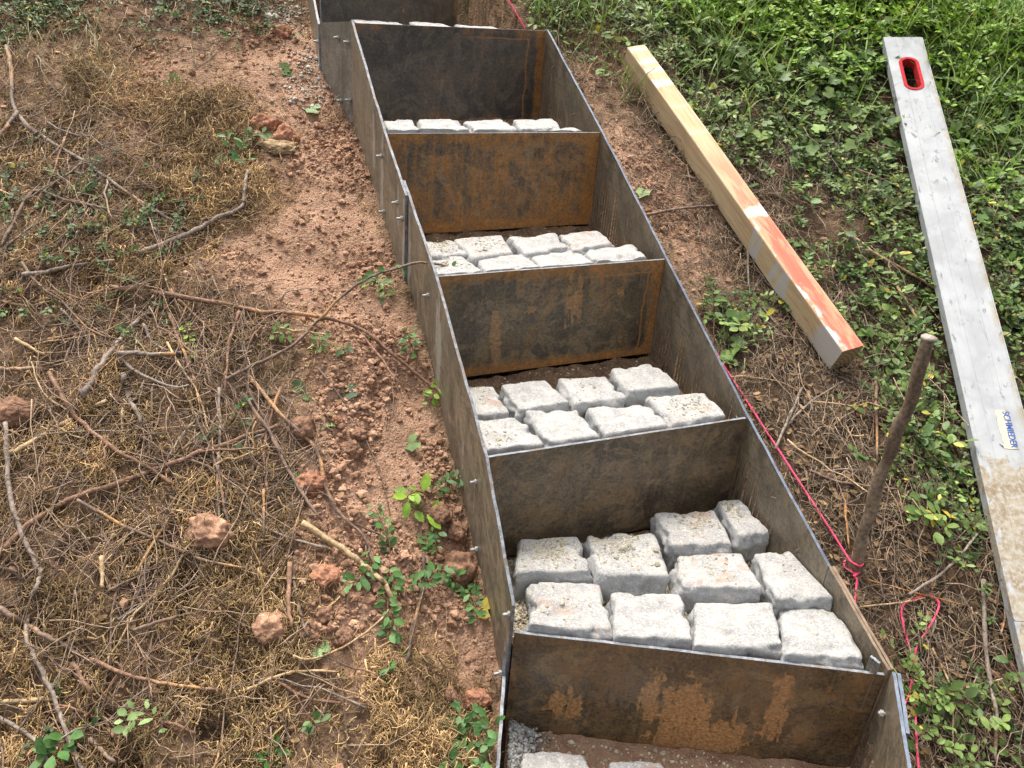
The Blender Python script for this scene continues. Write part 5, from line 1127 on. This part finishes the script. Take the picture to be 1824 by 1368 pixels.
for k, a in enumerate([
    ([(668, 985), (655, 1015), (635, 1035), (612, 1045)], 16, lf, 'sprig', 'green oval leaved shoot below the thick tan stick'),
    ([(690, 1010), (700, 1040), (690, 1080), (700, 1110), (690, 1135)], 24, lf, 'sprig', 'longest green shoot hanging down beside the dark straight stick'),
    ([(700, 985), (690, 960), (680, 930), (668, 905)], 14, (.014, .024), 'sprig', 'green shoot pointing up the soil above the oval leaved shoot'),
    ([(720, 1035), (755, 1040), (785, 1020), (815, 1035), (840, 1060)], 26, lf, 'sprig', 'bushy green shoot running right towards the yellow leaf'),
    ([(830, 1050), (845, 1075), (850, 1100)], 12, (.014, .022), 'sprig', 'small green shoot touching the left plate beside the yellow leaf'),
    ([(770, 880), (800, 862), (822, 852), (838, 870)], 18, (.014, .023), 'sprig', 'green shoot at the bolt on the left plate'),
    ([(765, 885), (745, 875), (725, 885), (735, 905), (770, 915)], 9, (.028, .045), 'lime', 'yellow green large leaved shoot on bare soil'),
    ([(745, 965), (775, 950), (770, 985), (755, 960)], 14, (.016, .026), 'sprig', 'grey green shoot between the yellow green leaves and the bushy shoot'),
    ([(440, 300), (432, 270), (445, 245), (480, 240)], 12, (.020, .034), 'sprig', 'ivy like green sprig left of the brick red clods'),
    ([(395, 300), (410, 260), (400, 240)], 7, (.018, .030), 'sprig', 'small green sprig with a pale curled leaf in upper left moss'),
    ([(640, 520), (660, 500), (680, 505), (690, 530)], 24, (.014, .024), 'mix', 'green tuft under the leafy brown shoot on bare soil'),
    ([(730, 590), (728, 605), (740, 630)], 8, (.018, .026), 'sprig', 'two pairs of green leaves beside the left plate'),
    ([(790, 680), (775, 700), (765, 720)], 7, (.020, .030), 'lime', 'bright leaf tuft at the end of the long reddish branch'),
    ([(575, 600), (570, 610), (568, 625)], 8, (.017, .026), 'sprig', 'small green leaf pair under the reddish branch'),
    ([(610, 620), (615, 632)], 5, (.016, .024), 'dark', 'dark little sprig beside the pair under the reddish branch'),
    ([(325, 575), (335, 595), (340, 620), (338, 640)], 16, (.011, .018), 'lime', 'bright green sprig in the middle of the brush pile'),
    ([(480, 600), (500, 590), (515, 600)], 8, (.016, .024), 'mix', 'low green sprig in the brush left of bare soil'),
    ([(310, 1300), (250, 1270), (225, 1300)], 8, (.016, .026), 'pale', 'pale leaved sprig in lower left moss'),
    ([(548, 1275), (560, 1285), (566, 1300)], 6, (.016, .024), 'dark', 'small dark sprig on moss at the bottom centre left'),
    ([(470, 1370), (500, 1330), (490, 1350)], 12, (.022, .034), 'sprig', 'green leaves at the bottom edge left of centre'),
    ([(120, 1310), (105, 1340), (80, 1350)], 10, (.024, .036), 'sprig', 'dusty green leaf cluster at the bottom left'),
    ([(690, 1190), (695, 1202)], 6, (.014, .020), 'sprig', 'tiny green seedling on bare soil below the longest shoot')]):
    plant(a[0], a[1], a[2], a[3], a[4], 1300+k)
for k, a in enumerate([((532, 862), 15, (.014, .022), 'mix', 'grey green rosette in front of the reddish clod'), ((588, 756), 11, (.012, .018), 'pale', 'pale green rosette on bare soil beside the small pink clod'), ((385, 930), 8, (.014, .022), 'sprig', 'green rosette at the angular pinkish clod')]):
    plant([a[0], (a[0][0], a[0][1]-4)], a[1], a[2], a[3], a[4], 1400+k, .012, 'plant', True, 'rosette_plant')
def clump():
    rs = np.random.RandomState(77); org = gnd((832, 1345)); root = empty('leafy_clump', org); tag(root, 'dense round clump of glossy green leaves at the bottom beside the steel frame', 'plant')
    n = 9; K = 8; Q = np.zeros((n, K, 3)); a = np.linspace(0, 2*PI, n, endpoint=False)+rs.uniform(-.2, .2, n)
    for i in range(1, K): Q[:, i] = Q[:, i-1]+.0095*np.stack([np.cos(a)*.8, np.sin(a)*.8, .75-.09*i+.4*np.sin(a)], -1)+rs.normal(0, .001, (n, 3))
    V, F = tubes(Q, np.repeat(np.linspace(.0015, .0008, K)[None], n, 0), 5); mesh_np('stem', V, F, M_TWIG, np.repeat(np.array([[.16, .07, .04]]), len(V), 0), parent=root)
    m = 130; b = rs.randint(0, n, m); i = rs.randint(2, K, m); B = Q[b, i]+rs.normal(0, .005, (m, 3)); up = nrm(np.array([0, -.6, 1.])+rs.normal(0, .3, (m, 3)))
    aa = rs.uniform(0, 2*PI, m); D = np.stack([np.cos(aa), np.sin(aa), .4*np.sin(aa)+rs.uniform(0, .4, m)], -1); l = rs.uniform(.012, .023, m)
    V, F, k = leaves_geo(B, D, up, l, l*rs.uniform(.5, .64, m), rs.uniform(0, .2, m)); mesh_np('foliage', V, F, M_LEAF, np.repeat(leafcol(rs, m, 'sprig'), k, 0), parent=root)
clump()
def lone(px, wpx, kind, label, seed, tmpl='ivy', lift=.006, tilt=.2, col=None):
    rs = np.random.RandomState(seed); P = gnd(px, lift); l = wpx*(P@AF)/FPX; up = nrm(GN+rs.normal(0, tilt, 3)); a = rs.uniform(0, 2*PI); D = np.array([math.cos(a), math.sin(a), 0]); D = nrm(D-up*(D@up))
    V, F, k = leaves_geo((P-D*l*.5)[None], D[None], up[None], np.array([l]), np.array([l*(.95 if tmpl == 'ivy' else .62)]), np.array([.12]), tmpl)
    c = leafcol(rs, 1, kind)[0] if col is None else np.array(col); o = mesh_np('fallen_leaf', V-P, F, M_LEAF, np.repeat(c[None], k, 0)*rs.uniform(.85, 1.15, (k, 1))); o.location = P; tag(o, label, 'leaf', 'single leaves lying on the slope'); return o
for k, a in enumerate([((730, 790), 36, 'mix', 'single dull green lobed leaf lying on bare soil'), ((310, 146), 28, 'pale', 'pale green lobed leaf on bare ground at the upper left'), ((513, 124), 30, 'mix', 'curled green leaf above the gravel patch by the stairs'), ((553, 192), 34, 'pale', 'flat pale green leaf near the left plate below the gravel'),
                       ((570, 1156), 34, 'pale', 'dusty pale green leaf below the tiny clods'), ((861, 1082), 40, 'yellow', 'yellow and green lobed leaf against the left steel plate'), ((1145, 343), 26, 'mix', 'green lobed leaf on soil right of the stairs'), ((1300, 640), 34, 'dark', 'dark lobed ivy leaf just above where the pink string starts'),
                       ((125, 50), 32, 'pale', 'yellowish pale leaf near the top left bush'), ((620, 698), 32, 'dark', 'withered dark green leaf on soil below the little sprigs'), ((532, 690), 28, 'dark', 'crumpled dark leaf on twigs beside bare soil')]): lone(*a, 1500+k)
for k, a in enumerate([((462, 1258), 17, 'yellow', 'small bright yellow oval leaf on moss near the bottom'), ((421, 1308), 18, 'lime', 'lime oval leaf below the bright yellow one'), ((496, 1330), 22, 'yellow', 'yellow oval leaf above the bottom edge leaves'), ((652, 598), 26, 'lime', 'bright green oval leaf under the arching reddish branch'), ((545, 708), 20, 'sprig', 'small fresh green oval leaf beside the tall brown clod'), ((722, 1163), 18, 'sprig', 'green oval leaf at the foot of the dark straight stick')]):
    lone(a[0], a[1], a[2], a[3], 1600+k, 'oval')

# leaves of the shoot that hangs over the left plate belong to that shoot
sh = [o for o in C.objects if o.get('label', '').startswith('leafy brown shoot')][0]
def sh_path(p):
    V = np.array([v.co[:] for v in sh.data.vertices])+np.array(sh.location); q = np.c_[912+FPX*(V@AR)/(V@AF), 684+FPX*(V@AD)/(V@AF)]
    return V[np.argmin(((q-np.array(p))**2).sum(1))]
def shoot_leaves():
    rs = np.random.RandomState(9); W = [sh_path(p) for p in ((654, 489), (668, 483), (690, 478), (716, 480), (716, 490), (808, 476), (790, 485), (828, 484), (840, 487), (800, 487))]
    B = np.array(W)-np.array(sh.location); n = len(B); up = nrm(np.array([-.2, -.7, .8])+rs.normal(0, .35, (n, 3))); a = rs.uniform(0, 2*PI, n); D = np.stack([np.cos(a), np.sin(a)*.4, np.sin(a)*.8], -1); l = rs.uniform(.016, .024, n)
    V, F, k = leaves_geo(B, D, up, l, l*.62, rs.uniform(0, .2, n)); mesh_np('foliage', V, F, M_LEAF, np.repeat(leafcol(rs, n, 'sprig'), k, 0), parent=sh)
shoot_leaves()

# ------------------------------------------------------------------ light
SUN_EL, SUN_AZ = 66., -28.      # azimuth clockwise from +Y (up the slope), towards +X
w = bpy.data.worlds.new('World'); scn.world = w; w.use_nodes = True; nt = w.node_tree
sky = nt.nodes.new('ShaderNodeTexSky'); sky.sky_type = 'NISHITA'; sky.sun_disc = False; sky.sun_elevation = math.radians(SUN_EL); sky.sun_rotation = math.radians(SUN_AZ)
sky.dust_density = 6.; sky.ozone_density = .6; sky.air_density = 1.
hs = nt.nodes.new('ShaderNodeHueSaturation'); hs.inputs['Saturation'].default_value = .25
nt.links.new(sky.outputs[0], hs.inputs['Color']); nt.links.new(hs.outputs[0], nt.nodes['Background'].inputs[0]); nt.nodes['Background'].inputs[1].default_value = .15
sl = bpy.data.lights.new('sun', 'SUN'); sl.energy = 1.4; sl.angle = math.radians(12); sl.color = (1., .95, .87)
so_ = bpy.data.objects.new('sun', sl); C.objects.link(so_)
el, az = math.radians(SUN_EL), math.radians(SUN_AZ); dv = Vector((math.sin(az)*math.cos(el), math.cos(az)*math.cos(el), math.sin(el)))
so_.rotation_euler = dv.to_track_quat('Z', 'Y').to_euler(); so_.location = (0, 0, 5)
vs = scn.view_settings; vs.view_transform = 'Standard'; vs.look = 'None'; vs.gamma = 1; vs.exposure = 1.2
scn.cycles.max_bounces = 6; scn.cycles.use_denoising = True
